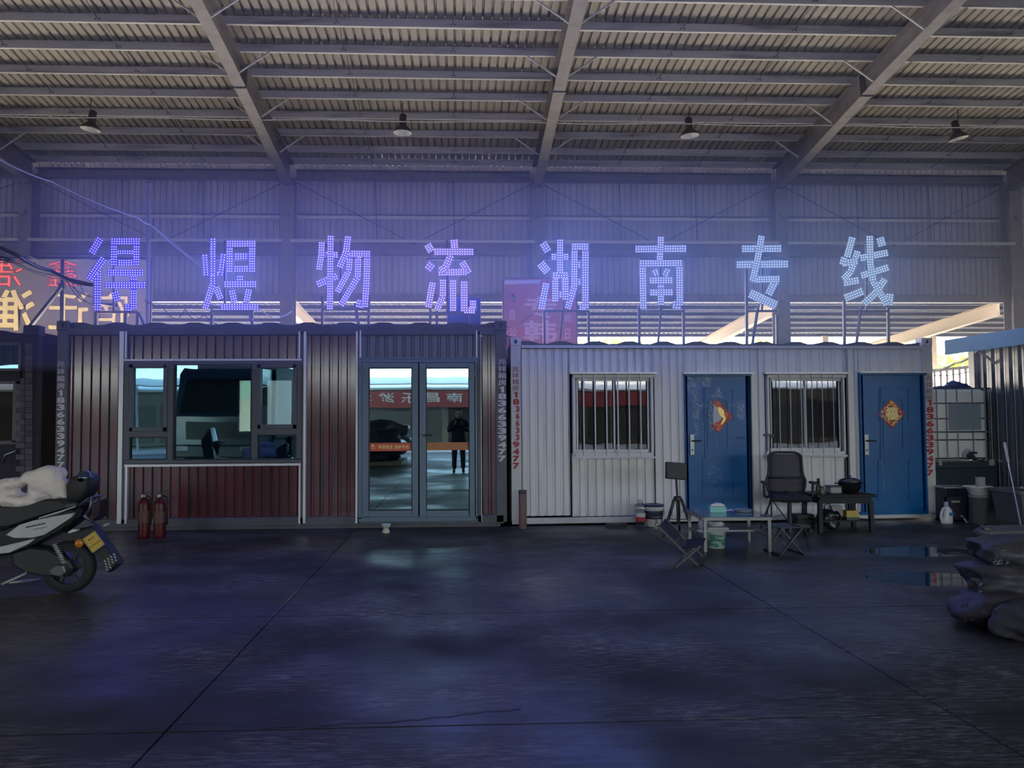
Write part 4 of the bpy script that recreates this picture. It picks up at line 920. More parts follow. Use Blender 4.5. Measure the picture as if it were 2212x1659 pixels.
# bucket with a bag under the table
p = gnd(1547, 1183); t = thing('label_bucket', 'white square-lidded bucket with a green label under the low table', 'bucket', (p.x, p.y, 0), rz_)
b = MB(); b.lathe([(.088, 0), (.094, .008), (.108, .19), (.112, .195), (.112, .21)], n=24); b.build('body', mat('translucent_white', (.50, .52, .48), .35), t, smooth=True)
b = MB(); b.lathe([(.0965, .018), (.1085, .155)], n=24, cap=False); b.build('label_wrap', mat('green_label', (.05, .20, .13), .45, noise=((.32, .42, .36), 14, .5, .58, (1, 1, 2))), t, smooth=True)
b = MB(); b.cbox((0, 0, .222), (.236, .236, .03), bev=.008); b.build('lid', mat('lid_grey', (.42, .42, .42), .4), t)
lump('plastic_bag', mat('thin_bag', (.42, .40, .46), .25, spec=.8), t, (0, 0, .262), (.085, .08, .035), 3, .3, 3, 2.6)
p = gnd(1519, 1165); o = thing('plastic_bag', 'thin pale plastic bag hanging behind the table leg', 'bag', (p.x, p.y, 0)); lump('bag_body', mat('thin_bag', (.42, .40, .46), .25), o, (0, 0, .14), (.055, .05, .13), 6, .25, 3, 2.4)

# folding chair with a low back, by the table
near = [Vector((1.93, 7.72, .385)), Vector((2.29, 7.58, 0.012)), Vector((2.31, 7.60, .20)), Vector((2.05, 7.54, 0.012))]; offv = Vector((.20, .48, 0)); o_ = Vector((2.25, 7.8, 0))
t = thing('folding_chair', 'low folding chair with black canvas seat left of the glass table', 'chair', o_)
WOODG = mat('grey_brown_frame', (.10, .092, .08), .5)
for k in (0, 1):
    a = [v + offv * k - o_ for v in near]
    m_ = MB(); m_.bar(a[0], a[1], .026, .018); m_.build('long_leg', WOODG, t); m_ = MB(); m_.bar(a[2], a[3], .024, .018); m_.build('cross_leg', WOODG, t)
A = [v - o_ for v in near]; B = [v + offv - o_ for v in near]
m_ = MB()
for q in (1, 3): m_.bar(A[q] + (A[q] - B[q]) * .05, B[q] + (B[q] - A[q]) * .05, .028, .024)
m_.build('foot_bar', BLACKP, t)
def cloth(mb, c00, c10, c11, c01, sag, n=6, th=.006):
    rows = []
    for i in range(n + 1):
        a = i / n; rows.append([c00 * (1 - a) * (1 - j / n) + c10 * a * (1 - j / n) + c11 * a * (j / n) + c01 * (1 - a) * (j / n) - Vector((0, 0, sag * 4 * (j / n) * (1 - j / n))) for j in range(n + 1)])
    top = [[p + Vector((0, 0, th)) for p in r] for r in rows]
    mb.loft([list(r) + list(reversed(tp)) for r, tp in zip(rows, top)])
m_ = MB(); s0, s1 = A[0] * .45 + A[1] * .55, A[2]; s2, s3 = B[0] * .45 + B[1] * .55, B[2]; cloth(m_, s0, s1, s3, s2, .035); m_.build('seat', FABRIC, t, smooth=True)
m_ = MB(); cloth(m_, A[0], A[0] * .62 + A[1] * .38, B[0] * .62 + B[1] * .38, B[0], .02); m_.build('backrest', FABRIC, t, smooth=True)
# folding stool on the other side
p0, p1 = gnd(1680, 1201), gnd(1737, 1200); o_ = (p0 + p1) / 2 + Vector((0, .16, 0))
t = thing('folding_stool', 'low folding stool with a grey seat right of the glass table', 'stool', (o_.x, o_.y, 0), .1)
for k, y in ((0, -.16), (1, .16)):
    m_ = MB(); m_.bar((-.135, y, .01), (.115, y, .285), .02, .016); m_.build('cross_leg', DARKMETAL, t); m_ = MB(); m_.bar((.135, y + .02, .01), (-.115, y + .02, .285), .02, .016); m_.build('cross_leg', DARKMETAL, t)
m_ = MB(); m_.bar((-.135, -.17, .012), (-.135, .18, .012), .022, .022); m_.bar((.135, -.17, .012), (.135, .18, .012), .022, .022); m_.build('foot_bar', BLACKP, t)
m_ = MB(); cloth(m_, Vector((-.13, -.17, .285)), Vector((.13, -.17, .285)), Vector((.13, .19, .285)), Vector((-.13, .19, .285)), .012); m_.build('seat', mat('grey_canvas', (.085, .082, .078), .8), t, smooth=True)
m_ = MB(); m_.tube([(.135, -.16, .28), (.155, -.19, .2), (.15, -.2, .1), (.16, -.2, .06)], .006, 6); m_.build('strap', FABRIC, t)

# box on a heavy tripod
p = gnd(1466, 1163); t = thing('tripod_box_stand', 'dark tilted box on a thick black tripod before the first blue door', 'stand', (p.x, p.y, 0))
b = MB(); R = .0; b.cbox((-.02, 0, .80), (.27, .055, .20), rz=.25, ry=.09, rx=-.12, bev=.008); b.build('box', mat('dark_panel', (.04, .036, .045), .55), t)
b = MB(); b.cbox((-.02, .04, .78), (.05, .04, .09), bev=.004); b.build('bracket', BLACKP, t)
b = MB(); b.tube([(.0, .02, .42), (-.015, .03, .80)], .013, 8); b.tube([(0.005, .02, .15), (0, .02, .45)], .019, 8); b.build('pole', BLACKP, t)
b = MB(); b.lathe([(.045, .44), (.05, .45), (.05, .485), (.03, .50)], (0, .02, 0), 14); b.build('collar', BLACKP, t)
for a in (-.6, 1.2, 3.4):
    b = MB(); d = Vector((math.cos(a), math.sin(a), 0)); c = Vector((0, .02, 0)); b.bar(c + d * .045 + Vector((0, 0, .46)), c + d * .13 + Vector((0, 0, .22)), .034, .026); b.bar(c + d * .125 + Vector((0, 0, .24)), c + d * .20 + Vector((0, 0, .01)), .026, .02); b.bar(c + d * .02 + Vector((0, 0, .22)), c + d * .125 + Vector((0, 0, .24)), .014, .01); b.build('leg', BLACKP, t)
# thin tripod stand beside the office chair
Yt = 10.3; X0 = at(1664, 1000, Yt).x; t = thing('thin_tripod', 'thin black light stand tripod beside the office chair', 'stand', (X0, Yt, 0))
b = MB(); b.tube([(0, 0, .08), (0, 0, .75)], .011, 8); b.tube([(0, 0, .7), (0, 0, 1.2)], .008, 8); b.build('pole', BLACKP, t)
b = MB(); b.lathe([(.018, .33), (.02, .345), (.018, .37)], n=10); b.lathe([(.016, .72), (.018, .74), (.014, .77)], n=10); b.build('collar', BLACKP, t)
b = MB(); b.bar((-.09, 0, 1.2), (.03, -.01, 1.205), .02, .024); b.bar((.02, -.01, 1.17), (.05, -.01, 1.21), .03, .02); b.build('clamp', BLACKP, t)
for a in (-2.5, -.55, 1.6):
    b = MB(); d = Vector((math.cos(a), math.sin(a), 0)); b.bar(d * .015 + Vector((0, 0, .35)), d * .26 + Vector((0, 0, .008)), .014, .012); b.bar(Vector((0, 0, .12)), d * .14 + Vector((0, 0, .17)), .008, .006); b.build('leg', BLACKP, t)

# office chair
Yc = 9.85; X0 = at(1700, 1000, Yc).x; t = thing('office_chair', 'dark mesh office chair in front of the second barred window', 'chair', (X0, Yc, 0), -.25)
MESHF = mat('dark_mesh_fabric', (.075, .068, .085), .85); CF = mat('chair_frame_plastic', (.018, .016, .022), .5)
def backsec(z):  # half width and set-back of the back at height z
    f = (z - .46) / .52; w = .20 + .035 * math.sin(min(1, f * 1.6) * PI) * (1 if f < .45 else .4); return w, .12 + .10 * (f - .3) ** 2 + .03 * f
zs = [.47, .52, .58, .64, .70, .76, .82, .88, .94, .965]
fr = MB(); L_ = []; R_ = []
for z in zs:
    w, s = backsec(z); w -= .03 if z > .955 else 0; L_.append((-w, s, z)); R_.append((w, s, z))
fr.tube(L_ + [(-.12, backsec(.98)[1], .985), (.12, backsec(.98)[1], .985)] + R_[::-1], .016, 8); fr.tube([(-backsec(.67)[0], backsec(.67)[1], .67), (0, backsec(.67)[1] - .02, .665), (backsec(.67)[0], backsec(.67)[1], .67)], .016, 8)
fr.tube([(-backsec(.48)[0], backsec(.48)[1], .48), (backsec(.48)[0], backsec(.48)[1], .48)], .016, 8); fr.build('back_frame', CF, t, smooth=True)
mb = MB(); rows = []
for z in zs:
    w, s = backsec(z); rows.append([Vector((w * a, s + .012 - .02 * (1 - a * a), z)) for a in (-1, -.5, 0, .5, 1)])
mb.loft([r + [q + Vector((0, .006, 0)) for q in r[::-1]] for r in rows]); mb.build('backrest', MESHF, t, smooth=True)
mb = MB(); mb.cbox((0, 0, .60), (.26, .05, .10), bev=.02); 
mb = MB(); mb.cbox((0, -.14, .44), (.46, .46, .07), bev=.025); mb.build('seat', FABRIC, t, smooth=False)
for s in (-1, 1):
    mb = MB(); mb.tube([(s * .24, -.05, .43), (s * .285, -.05, .45), (s * .29, -.06, .60)], .017, 8); mb.cbox((s * .29, -.08, .62), (.07, .25, .028), bev=.01); mb.build('armrest', CF, t)
mb = MB(); mb.tube([(0, -.12, .1), (0, -.12, .41)], [.032, .024], 12); mb.cbox((0, -.12, .40), (.2, .2, .03)); mb.bar((0, 0, .40), (0, .13, .50), .05, .02); mb.build('gas_lift', CF, t)
for k in range(5):
    a = k * 2 * PI / 5 + .3; d = Vector((math.cos(a), math.sin(a), 0)); mb = MB(); mb.bar(Vector((0, -.12, .11)), Vector((0, -.12, .075)) + d * .26, .035, .025); arm = mb.build('base_spoke', CF, t)
    w = MB(); n = Vector((-d.y, d.x, 0)); c = Vector((0, -.12, .028)) + d * .26; Rm = Matrix((d, Vector((0, 0, 1)), n)).transposed()
    w.lathe([(.027, -.022), (.028, 0), (.027, .022)], c, 12, axis=Rm); w.build('caster', RUBBER, arm)

# dark low table with cooking things
Yk = 9.95; xa, xb = at(1744, 1070, Yk).x, at(1870, 1070, Yk).x; xm = (xa + xb) / 2; wl_ = xb - xa
t = thing('dark_low_table', 'dark low table loaded with a pot under the second barred window', 'table', (xm, Yk, 0))
DKT = mat('dark_table_top', (.012, .011, .014), .5, spec=.25); b = MB(); b.cbox((0, 0, .455), (wl_, .56, .035), bev=.006); b.build('table_top', DKT, t)
b = MB(); b.box((-wl_ / 2 + .05, -.24, .36), (wl_ / 2 - .05, .24, .437)); b.build('apron', DKT, t)
for sx in (-1, 1):
    for sy in (-1, 1):
        b = MB(); b.bar((sx * (wl_ / 2 - .05), sy * .23, 0), (sx * (wl_ / 2 - .06), sy * .22, .40), .05, .05); b.build('leg', DKT, t)
b = MB(); b.box((-wl_ / 2 + .08, -.2, .13), (wl_ / 2 - .08, .2, .15)); b.build('lower_shelf', DKT, t)
KT = .4725
def onk(px, Y=Yk): return Vector((at(px, 1060, Y).x, Y, KT))
t = thing('cooking_pot', 'dark round cooking pot with a shiny lid on the dark low table', 'pot', onk(1836, 9.95)); b = MB(); b.lathe([(.075, 0), (.11, .02), (.135, .07), (.14, .13), (.147, .135), (.14, .14)], n=24); b.build('body', mat('pot_black', (.03, .028, .034), .22, .5), t, smooth=True)
b = MB(); b.lathe([(.142, .138), (.12, .165), (.06, .185), (.015, .19), (.015, .205), (.024, .215), (.01, .222)], n=24); b.build('lid', mat('pot_lid', (.10, .095, .11), .15, .7), t, smooth=True)
b = MB(); b.tube([(-.14, 0, .11), (-.175, -.02, .12), (-.175, .04, .12), (-.138, .03, .11)], .008, 6); b.tube([(.14, 0, .11), (.175, -.02, .12), (.175, .04, .12), (.138, .03, .11)], .008, 6); b.build('handle', BLACKP, t)
t = thing('sauce_bottle', 'brown sauce bottle with a dark cap on the dark low table', 'bottle', onk(1768, 9.82)); b = MB(); b.lathe([(.03, 0), (.034, .01), (.034, .08), (.024, .11), (.014, .14)], n=16); b.build('body', mat('brown_bottle', (.09, .08, .05), .15), t, smooth=True); b = MB(); b.lathe([(.018, .135), (.018, .19), (.012, .195)], n=12); b.build('cap', BLACKP, t, smooth=True)
t = thing('glass_jar', 'small greenish glass jar beside the brown sauce bottle', 'jar', onk(1776, 9.76)); b = MB(); b.lathe([(.026, 0), (.03, .008), (.03, .06), (.022, .075), (.024, .09)], n=16); b.build('body', mat('jar_glass', (.22, .22, .14), .1, trans=.4), t, smooth=True); b = MB(); b.lathe([(.026, .086), (.026, .102), (.01, .104)], n=14); b.build('lid', SILVER, t, smooth=True)
t = thing('plastic_box', 'low dark food box between the jar and the cooking pot', 'box', onk(1800, 9.95)); b = MB(); b.cbox((0, 0, .04), (.15, .16, .08), bev=.01); b.build('body', GREYP, t); b = MB(); b.cbox((0, 0, .086), (.158, .168, .012), bev=.003); b.build('lid', mat('box_lid', (.05, .048, .06), .4), t)
p = at(1838, 1120, 9.8); t = thing('yellow_box', 'yellow orange carton on the lower shelf of the dark low table', 'box', (p.x, p.y, .15 - .0)); b = MB(); b.cbox((0, 0, .075), (.155, .10, .085), bev=.002); b.build('carton', mat('yellow_card', (.48, .30, .06), .55), t); b = MB(); b.box((-.0785, -.0515, .033), (.0785, .0515, .05)); b.box((-.02, -.0512, .07), (.03, -.05, .085)); b.build('print_band', mat('green_print', (.28, .32, .05), .5), t); b = MB(); b.cbox((0, 0, .016), (.17, .12, .032), bev=.004); b.build('base_board', BLACKP, t)
p = gnd(1805, 1126); t = thing('grey_carton', 'grey carton standing under the dark low table', 'box', (p.x, p.y, .152 - .152)); b = MB(); b.cbox((0, 0, .11), (.15, .12, .22), bev=.003); b.build('carton', GREYP, t); b = MB(); b.box((-.02, -.0615, .02), (.02, .0, .2205)); b.build('tape_strip', mat('tape', (.35, .3, .22), .3), t)
p = gnd(1790, 1146); t = thing('black_bag', 'slumped black bag in front of the dark low table beside the office chair', 'bag', (p.x, p.y, 0)); lump('bag_body', mat('black_sheet_plastic', (.012, .012, .014), .35), t, (0, 0, .13), (.13, .10, .14), 8, .3, 4, 1.9, flat=.2); b = MB(); b.tube([(-.04, 0, .24), (-.05, 0, .32), (.02, 0, .34), (.05, 0, .24)], .008, 6); b.build('handle', BLACKP, t, smooth=True)
p = gnd(1735, 1140); t = thing('dark_crate', 'small dark crate on the floor behind the folding stool', 'crate', (p.x, p.y, 0)); b = MB(); b.cbox((0, 0, .09), (.22, .18, .18), bev=.006); b.build('box', mat('dark_crate_brown', (.03, .028, .026), .6), t); b = MB()
for z in (.05, .1, .15): b.cbox((0, -.092, z), (.2, .008, .012))
b.build('rib', mat('dark_crate_rib', (.06, .058, .055), .5), t)
p = gnd(1762, 1136); t = thing('shoe', 'dark shoe lying under the dark low table', 'shoe', (p.x, p.y, 0), .5)
lump('upper', mat('shoe_dark', (.05, .047, .045), .5), t, (0, 0, .045), (.12, .045, .05), 2, .12, 3, 2.0, flat=.3); b = MB(); b.cbox((0, 0, .01), (.25, .085, .02), bev=.006); b.build('sole', GREYP, t)

# ------------------------------------------------------------------ scooter parked at the left edge, its front out of view
YS = 6.86; S0 = at(150, 1232, YS); sc0 = Vector((S0.x, YS, 0)); sct = thing('scooter', 'black and silver scooter with a yellow plate and a fleece on its seat', 'scooter', sc0)
def Q(x, y, d=0.0): p = at(x, y, YS); return Vector((p.x - sc0.x, d, p.z))
def Z5(x, y, d=0.0): return Q(x / 4.88, 960 + y / 4.88, d)
SBLACK = mat('scooter_black', (.012, .012, .013), .22, spec=.6); SSILV = mat('scooter_silver', (.50, .50, .49), .3, .55); SMATT = mat('scooter_matt', (.02, .02, .02), .6)
def slab(name, pts, w, m, inset=.88, tr=Z5, c0=0.0, smooth=False, parent=None):
    cx = sum(p[0] for p in pts) / len(pts); cy = sum(p[1] for p in pts) / len(pts); R = lambda k, d: [tr(cx + (x - cx) * k, cy + (y - cy) * k, c0 + d) for x, y in pts]
    mb = MB(); mb.loft([R(inset, -w), R(.97, -w * .82), R(1, -w * .5), R(1, w * .5), R(.97, w * .82), R(inset, w)]); return mb.build(name, m, parent or sct, smooth=smooth)
slab('side_body', [(-600, 1130), (-500, 1000), (120, 880), (500, 745), (900, 640), (960, 660), (930, 740), (760, 880), (600, 960), (450, 1040), (200, 1140), (-100, 1190), (-560, 1190)], .13, SBLACK)
for sg in (-1, 1):
    slab('side_panel', [(160, 930), (300, 825), (440, 780), (660, 735), (885, 695), (850, 745), (700, 845), (560, 930), (440, 958), (250, 962)], .012, SSILV, .96, c0=sg * .137)
    slab('lower_panel', [(-60, 1085), (150, 1040), (480, 962), (400, 1022), (200, 1112), (-60, 1135)], .010, SSILV, .96, c0=sg * .136)
    slab('chrome_strip', [(495, 752), (690, 690), (875, 632), (880, 640), (700, 706), (500, 762)], .006, mat('strip_silver', (.55, .55, .54), .25, .7), .99, c0=sg * .135)
    em = MB()
    for k, ch in enumerate('////////'): 
        a = Z5(378 + k * 25, 856 - k * 5.5, sg * .150); b2 = Z5(392 + k * 25, 838 - k * 5.5, sg * .150); em.bar(a, b2, .006, .003, up=(0, 1, 0))
    em.bar(Z5(375, 850, sg * .15), Z5(580, 808, sg * .15), .006, .003, up=(0, 1, 0)); em.bar(Z5(450, 872, sg * .15), Z5(590, 846, sg * .15), .004, .003, up=(0, 1, 0)); em.build('emblem', BLACKP, sct)
slab('seat', [(-320, 700), (-100, 640), (300, 640), (560, 560), (780, 560), (880, 600), (885, 640), (500, 750), (140, 870), (-200, 880), (-330, 800)], .125, mat('seat_vinyl', (.02, .02, .022), .5), .8)
slab('backrest', [(770, 600), (760, 420), (800, 345), (880, 310), (960, 310), (1005, 350), (1000, 440), (960, 520), (900, 590)], .13, SMATT, .72, smooth=True)
mb = MB(); mb.lathe([(.05, -.06), (.062, -.02), (.06, .03), (.03, .07)], Z5(930, 345, -.06), 16, axis=Matrix.Rotation(PI / 2, 3, 'X')); mb.build('backrest_highlight', mat('blue_highlight', (.03, .05, .11), .18, spec=.8), sct, smooth=True)  # blue highlight on the backrest top, put in as a tinted cap
rk = MB()
for d in (-.08, .08): rk.tube([Z5(870, 640, d), Z5(975, 560, d), Z5(1010, 545, d), Z5(1000, 640, d), Z5(960, 740, d)], .011, 8)
rk.tube([Z5(1010, 545, -.08), Z5(1010, 545, .08)], .011, 8); rk.tube([Z5(960, 700, -.08), Z5(950, 740, -.1), Z5(985, 780, -.08), Z5(1040, 830, -.04)], .013, 8); rk.build('rear_rack', mat('rack_metal', (.13, .13, .20), .35, .6), sct, smooth=True)
slab('tail_lamp', [(1010, 620), (1100, 575), (1110, 600), (1085, 760), (1030, 800), (1005, 740)], .09, mat('tail_lens', (.03, .02, .025), .15), .85)
slab('mudguard', [(680, 900), (860, 880), (1010, 850), (1120, 1010), (1230, 1160), (1290, 1250), (1180, 1340), (1130, 1240), (1000, 1080), (860, 960)], .075, SMATT, .9)
tw = MB()
for k in range(14): c = Z5(1150 + (k % 4) * 32 + (k // 4) * 8, 1210 + (k // 4) * 30 - (k % 4) * 22, -.078); tw.cbox(c, (.02, .006, .012), ry=.6)
tw.build('flap_pattern', GREYP, sct, kind='stuff')
# plate: hung on a bracket, turned towards the camera
pl = [(932, 980), (1060, 892), (1165, 1030), (1037, 1122)]; mb = MB(); mb.loft([[Z5(x, y, -.105) for x, y in pl], [Z5(x, y, -.100) for x, y in pl]]); plate = mb.build('number_plate', mat('yellow_plate', (.56, .36, .055), .4), sct)
bd = MB()
for i in range(4): bd.bar(Z5(*pl[i], -.107), Z5(*pl[(i + 1) % 4], -.107), .006, .004, up=(0, 1, 0))
bd.build('plate_border', SILVER, plate)
mk = MB(); rn = random.Random(8); o3 = Vector((1048, 1007, 0)); e1 = Vector((128, -88, 0)) / 155; e2 = Vector((105, 138, 0)) / 173
for r_, cnt in ((-42, 3), (28, 5)):
    for c_ in range(cnt):
        P_ = o3 + e1 * ((c_ - (cnt - 1) / 2) * 26) + e2 * r_; mk.bar(Z5(P_.x - 6, P_.y + 4, -.108), Z5(P_.x + 6, P_.y - 4, -.108), .004, .002, up=(0, 1, 0)); mk.bar(Z5(P_.x - 4, P_.y - 8, -.108), Z5(P_.x + 4, P_.y + 8, -.108), .004, .002, up=(0, 1, 0))
mk.build('plate_characters', mat('plate_ink', (.12, .06, .02), .5), plate)
mb = MB(); mb.lathe([(.036, 0), (.036, .012), (.028, .02), (.008, .024)], Z5(898, 1022, -.10), 16, axis=Matrix.Rotation(PI / 2, 3, 'X')); mb.build('reflector', mat('orange_lens', (.55, .17, .015), .2), sct, smooth=True)
slab('turn_signal', [(790, 900), (840, 870), (890, 870), (885, 895), (800, 918)], .03, mat('clear_lens', (.55, .55, .52), .2), .8, c0=-.1)
mb = MB(); mb.cbox(Z5(1135, 842, -.02), (.05, .03, .02), ry=-.4, bev=.004); mb.build('lamp_stalk', GREYP, sct)
def wheel(cx, cz, nm):
    w = MB(); Rm = Matrix.Rotation(PI / 2, 3, 'X'); w.lathe([(.14, -.045), (.19, -.05), (.212, -.03), (.218, 0), (.212, .03), (.19, .05), (.14, .045)], (cx, 0, cz), 32, cap=False, axis=Rm); wh = w.build(nm, RUBBER, sct, smooth=True)
    r = MB(); r.lathe([(.142, -.045), (.138, -.03), (.138, .03), (.142, .045)], (cx, 0, cz), 32, cap=False, axis=Rm); r.lathe([(.04, -.05), (.045, 0), (.04, .05)], (cx, 0, cz), 16, axis=Rm)
    for k in range(6): a = k * PI / 3; r.bar((cx + .035 * math.cos(a), 0, cz + .035 * math.sin(a)), (cx + .14 * math.cos(a), 0, cz + .14 * math.sin(a)), .03, .025)
    r.build('rim', mat('dark_rim', (.06, .06, .06), .4, .6), wh)
wheel(0, .218, 'rear_wheel'); wheel(-1.26, .218, 'front_wheel')
slab('engine_case', [(150, 1120), (350, 1060), (560, 1080), (780, 1200), (830, 1290), (760, 1380), (560, 1380), (300, 1330), (160, 1240)], .09, mat('engine_dark', (.022, .022, .022), .45), .85)
slab('silencer', [(600, 1290), (700, 1235), (770, 1240), (790, 1310), (740, 1360), (640, 1340)], .04, mat('silencer_grey', (.14, .14, .14), .4, .5), .8, c0=-.12)
sp = MB(); a, b2 = Z5(650, 1020, -.12), Z5(760, 1230, -.12)
hel = [a + (b2 - a) * (k / 60) + Vector((.022 * math.cos(k * .9), .022 * math.sin(k * .9), 0)) for k in range(61)]; sp.tube(hel, .005, 5); sp.tube([a, b2], .012, 6); sp.build('shock_absorber', mat('spring_grey', (.40, .39, .37), .4, .5), sct, smooth=True)
ks = MB(); ks.tube([Z5(350, 1330, -.1), Z5(160, 1420, -.12), Z5(110, 1445, -.13)], .014, 8); ks.tube([Z5(180, 1425, -.12), Z5(350, 1450, .1)], .014, 8); ks.build('kickstand', mat('stand_metal', (.30, .30, .29), .4, .6), sct, smooth=True)
fr = MB(); fr.cbox((-.86, 0, .30), (.46, .28, .07), bev=.02); fr.build('floorboard', SMATT, sct)
slab('front_shield', [(-190, 1000), (-150, 940), (-135, 1000), (-110, 1190), (-140, 1220), (-170, 1150)], .2, SBLACK, .85, tr=Q)
slab('front_fender', [(-215, 1200), (-170, 1165), (-120, 1185), (-110, 1215), (-165, 1190)], .07, SBLACK, .85, tr=Q)
hb_ = MB(); hb_.tube([(-1.19, 0, .25), (-1.08, 0, .75), (-1.03, 0, 1.0)], .03, 10); hb_.tube([(-1.0, -.34, 1.05), (-1.03, -.15, 1.03), (-1.03, .15, 1.03), (-1.0, .34, 1.05)], .014, 8); hb_.cbox((-1.05, 0, 1.02), (.12, .2, .12), bev=.03); hb_.build('handlebar', SBLACK, sct)
# fleece on the seat: folded into two rounded lobes
def fused(name, m, parent, blobs, vox=.012, seed=1, amp=.18):
    import bmesh
    from mathutils import noise as ns
    bm = bmesh.new()
    for (c, d, rot) in blobs:
        mtx = Matrix.Translation(c) @ Matrix.Rotation(rot, 4, 'Y') @ Matrix.Diagonal((*d, 1)); bmesh.ops.create_icosphere(bm, subdivisions=3, radius=1.0, matrix=mtx)
    for v in bm.verts: v.co += v.co.normalized() * 0
    me = bpy.data.meshes.new(name); bm.to_mesh(me); bm.free(); me.materials.append(m); o = bpy.data.objects.new(name, me); col.objects.link(o)
    if parent is not None: o.parent = parent
    r = o.modifiers.new('fuse', 'REMESH'); r.mode = 'VOXEL'; r.voxel_size = vox; r.use_smooth_shade = True
    s = o.modifiers.new('soft', 'SMOOTH'); s.factor = .6; s.iterations = 6
    tx = bpy.data.textures.new(name + '_folds', 'CLOUDS'); tx.noise_scale = .09; dm = o.modifiers.new('folds', 'DISPLACE'); dm.texture = tx; dm.strength = amp * .26; dm.texture_coords = 'LOCAL'
    return o
fo = Z5(330, 600); ft = thing('fleece_cover', 'cream white fleece heaped on the scooter seat', 'blanket', sc0 + fo)
V = lambda x, y, d=0: Z5(x, y, d) - fo
FLEECE = mat('cream_fleece', (.85, .76, .68), .95, bump=(60, .5), noise=((.74, .64, .62), 7, .4, .7))
fused('fleece', FLEECE, ft, [(V(120, 420, -.02), (.13, .12, .055), -.25), (V(60, 480, 0), (.10, .14, .09), .3), (V(170, 590, 0), (.12, .15, .07), .2), (V(330, 600, 0), (.14, .15, .06), -.15), (V(430, 520, 0), (.10, .14, .08), -.6), (V(480, 420, 0), (.12, .15, .10), -.3), (V(520, 320, 0), (.14, .13, .075), 0.0), (V(400, 330, -.02), (.11, .12, .06), -.3), (V(560, 440, 0), (.10, .14, .12), .4), (V(650, 480, 0), (.09, .14, .09), .6), (V(720, 530, 0), (.055, .12, .04), .5), (V(340, 360, -.03), (.06, .1, .05), 0)])
# ================================================================== dark cabin at the left edge
YD = 10.86; xr = at(75, 900, YD).x; xl = xr - 4.2
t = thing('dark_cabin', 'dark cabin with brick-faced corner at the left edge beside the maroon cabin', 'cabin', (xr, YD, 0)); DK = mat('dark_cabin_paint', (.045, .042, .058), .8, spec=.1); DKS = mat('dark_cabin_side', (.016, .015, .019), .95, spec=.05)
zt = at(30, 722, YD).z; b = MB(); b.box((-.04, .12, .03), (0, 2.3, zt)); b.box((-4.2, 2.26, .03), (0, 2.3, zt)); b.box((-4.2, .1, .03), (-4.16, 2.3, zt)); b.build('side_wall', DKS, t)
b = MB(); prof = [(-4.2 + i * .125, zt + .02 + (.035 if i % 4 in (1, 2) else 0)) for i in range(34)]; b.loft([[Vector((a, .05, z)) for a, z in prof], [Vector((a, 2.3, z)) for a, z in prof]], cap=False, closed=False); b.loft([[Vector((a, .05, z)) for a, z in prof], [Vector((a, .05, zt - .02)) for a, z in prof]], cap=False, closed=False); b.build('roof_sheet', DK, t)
def dz(px, py): p = at(px, py, YD); return p.x - xr, p.z
def dbox(mb, x0, x1, y0, y1, d0, d1): a, z1 = dz(x0, y0); c, z0 = dz(x1, y1); mb.box((a, d0, z0), (c, d1, z1))
b = MB(); dbox(b, 49, 75, 718, 1140, .0, .12); b.build('corner_post', DK, t)
b = MB(); b.cbox((-.06, .06, zt + .05), (.2, .18, .14), bev=.008); b.build('corner_casting', DK, t)
b = MB()
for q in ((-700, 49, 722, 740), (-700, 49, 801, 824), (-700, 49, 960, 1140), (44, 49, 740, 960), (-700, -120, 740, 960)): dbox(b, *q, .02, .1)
b.build('front_panel', DK, t)
b = MB()
for q in ((-120, 45, 740, 745), (-120, 45, 796, 801), (40, 45, 745, 796)): dbox(b, *q, .0, .06)
w = b.build('window', mat('dark_frame', (.04, .04, .055), .4), t); b = MB(); dbox(b, -120, 40, 745, 796, .05, .056); b.build('pane', GLASS_WIN, w)
b = MB()
for q in ((-120, 33, 824, 829), (28, 44, 829, 955), (-120, 33, 953, 960), (-60, -52, 829, 953)): dbox(b, *q, .0, .06)
w = b.build('window', MATS['dark_frame'], t); b = MB(); dbox(b, -120, 28, 829, 953, .05, .056); b.build('pane', glass_mat('dark_pane', .012, (.06, .06, .07)), w)
b = MB(); b.box((-4.1, 1.0, .1), (-.1, 1.05, zt)); b.build('inner_partition', DKS, t)
# brick facing on the corner, a stretcher and a half brick in turn
BR = [mat('brick_dark', (.085, .075, .095), .8), mat('brick_darker', (.065, .058, .075), .8), mat('brick_grey', (.10, .09, .11), .8)]
bricks = []
for k in range(3):
    mb = MB(); mb.cbox((0, 0, 0), (1, 1, 1), bev=.04); bricks.append(mb.build('brick', BR[k], t)); 
n_ = 0; rn = random.Random(3)
for i in range(31):
    y0 = 742 + i * 12.6; a, z1 = dz(56, y0); c, z0 = dz(71.5, y0 + 11.4)
    for (u0, u1) in ((a, c), (a - (.115 if i % 2 else .055) - .006, a - .006)):
        if u1 == a - .006 and y0 < 815: continue
        o = bricks[n_ % 3] if n_ < 3 else bricks[rn.randrange(3)].copy()
        if n_ >= 3: col.objects.link(o)
        o.parent = t; o.location = ((u0 + u1) / 2, -.008 + rn.uniform(-.002, .002), (z0 + z1) / 2); o.scale = (u1 - u0, .03, z1 - z0); n_ += 1
b = MB(); b.tube([(-.2, -.06, 1.05), (-.32, -.08, 1.0), (-.36, -.07, .9)], .02, 8); b.build('tap', CHROME, t, smooth=True)

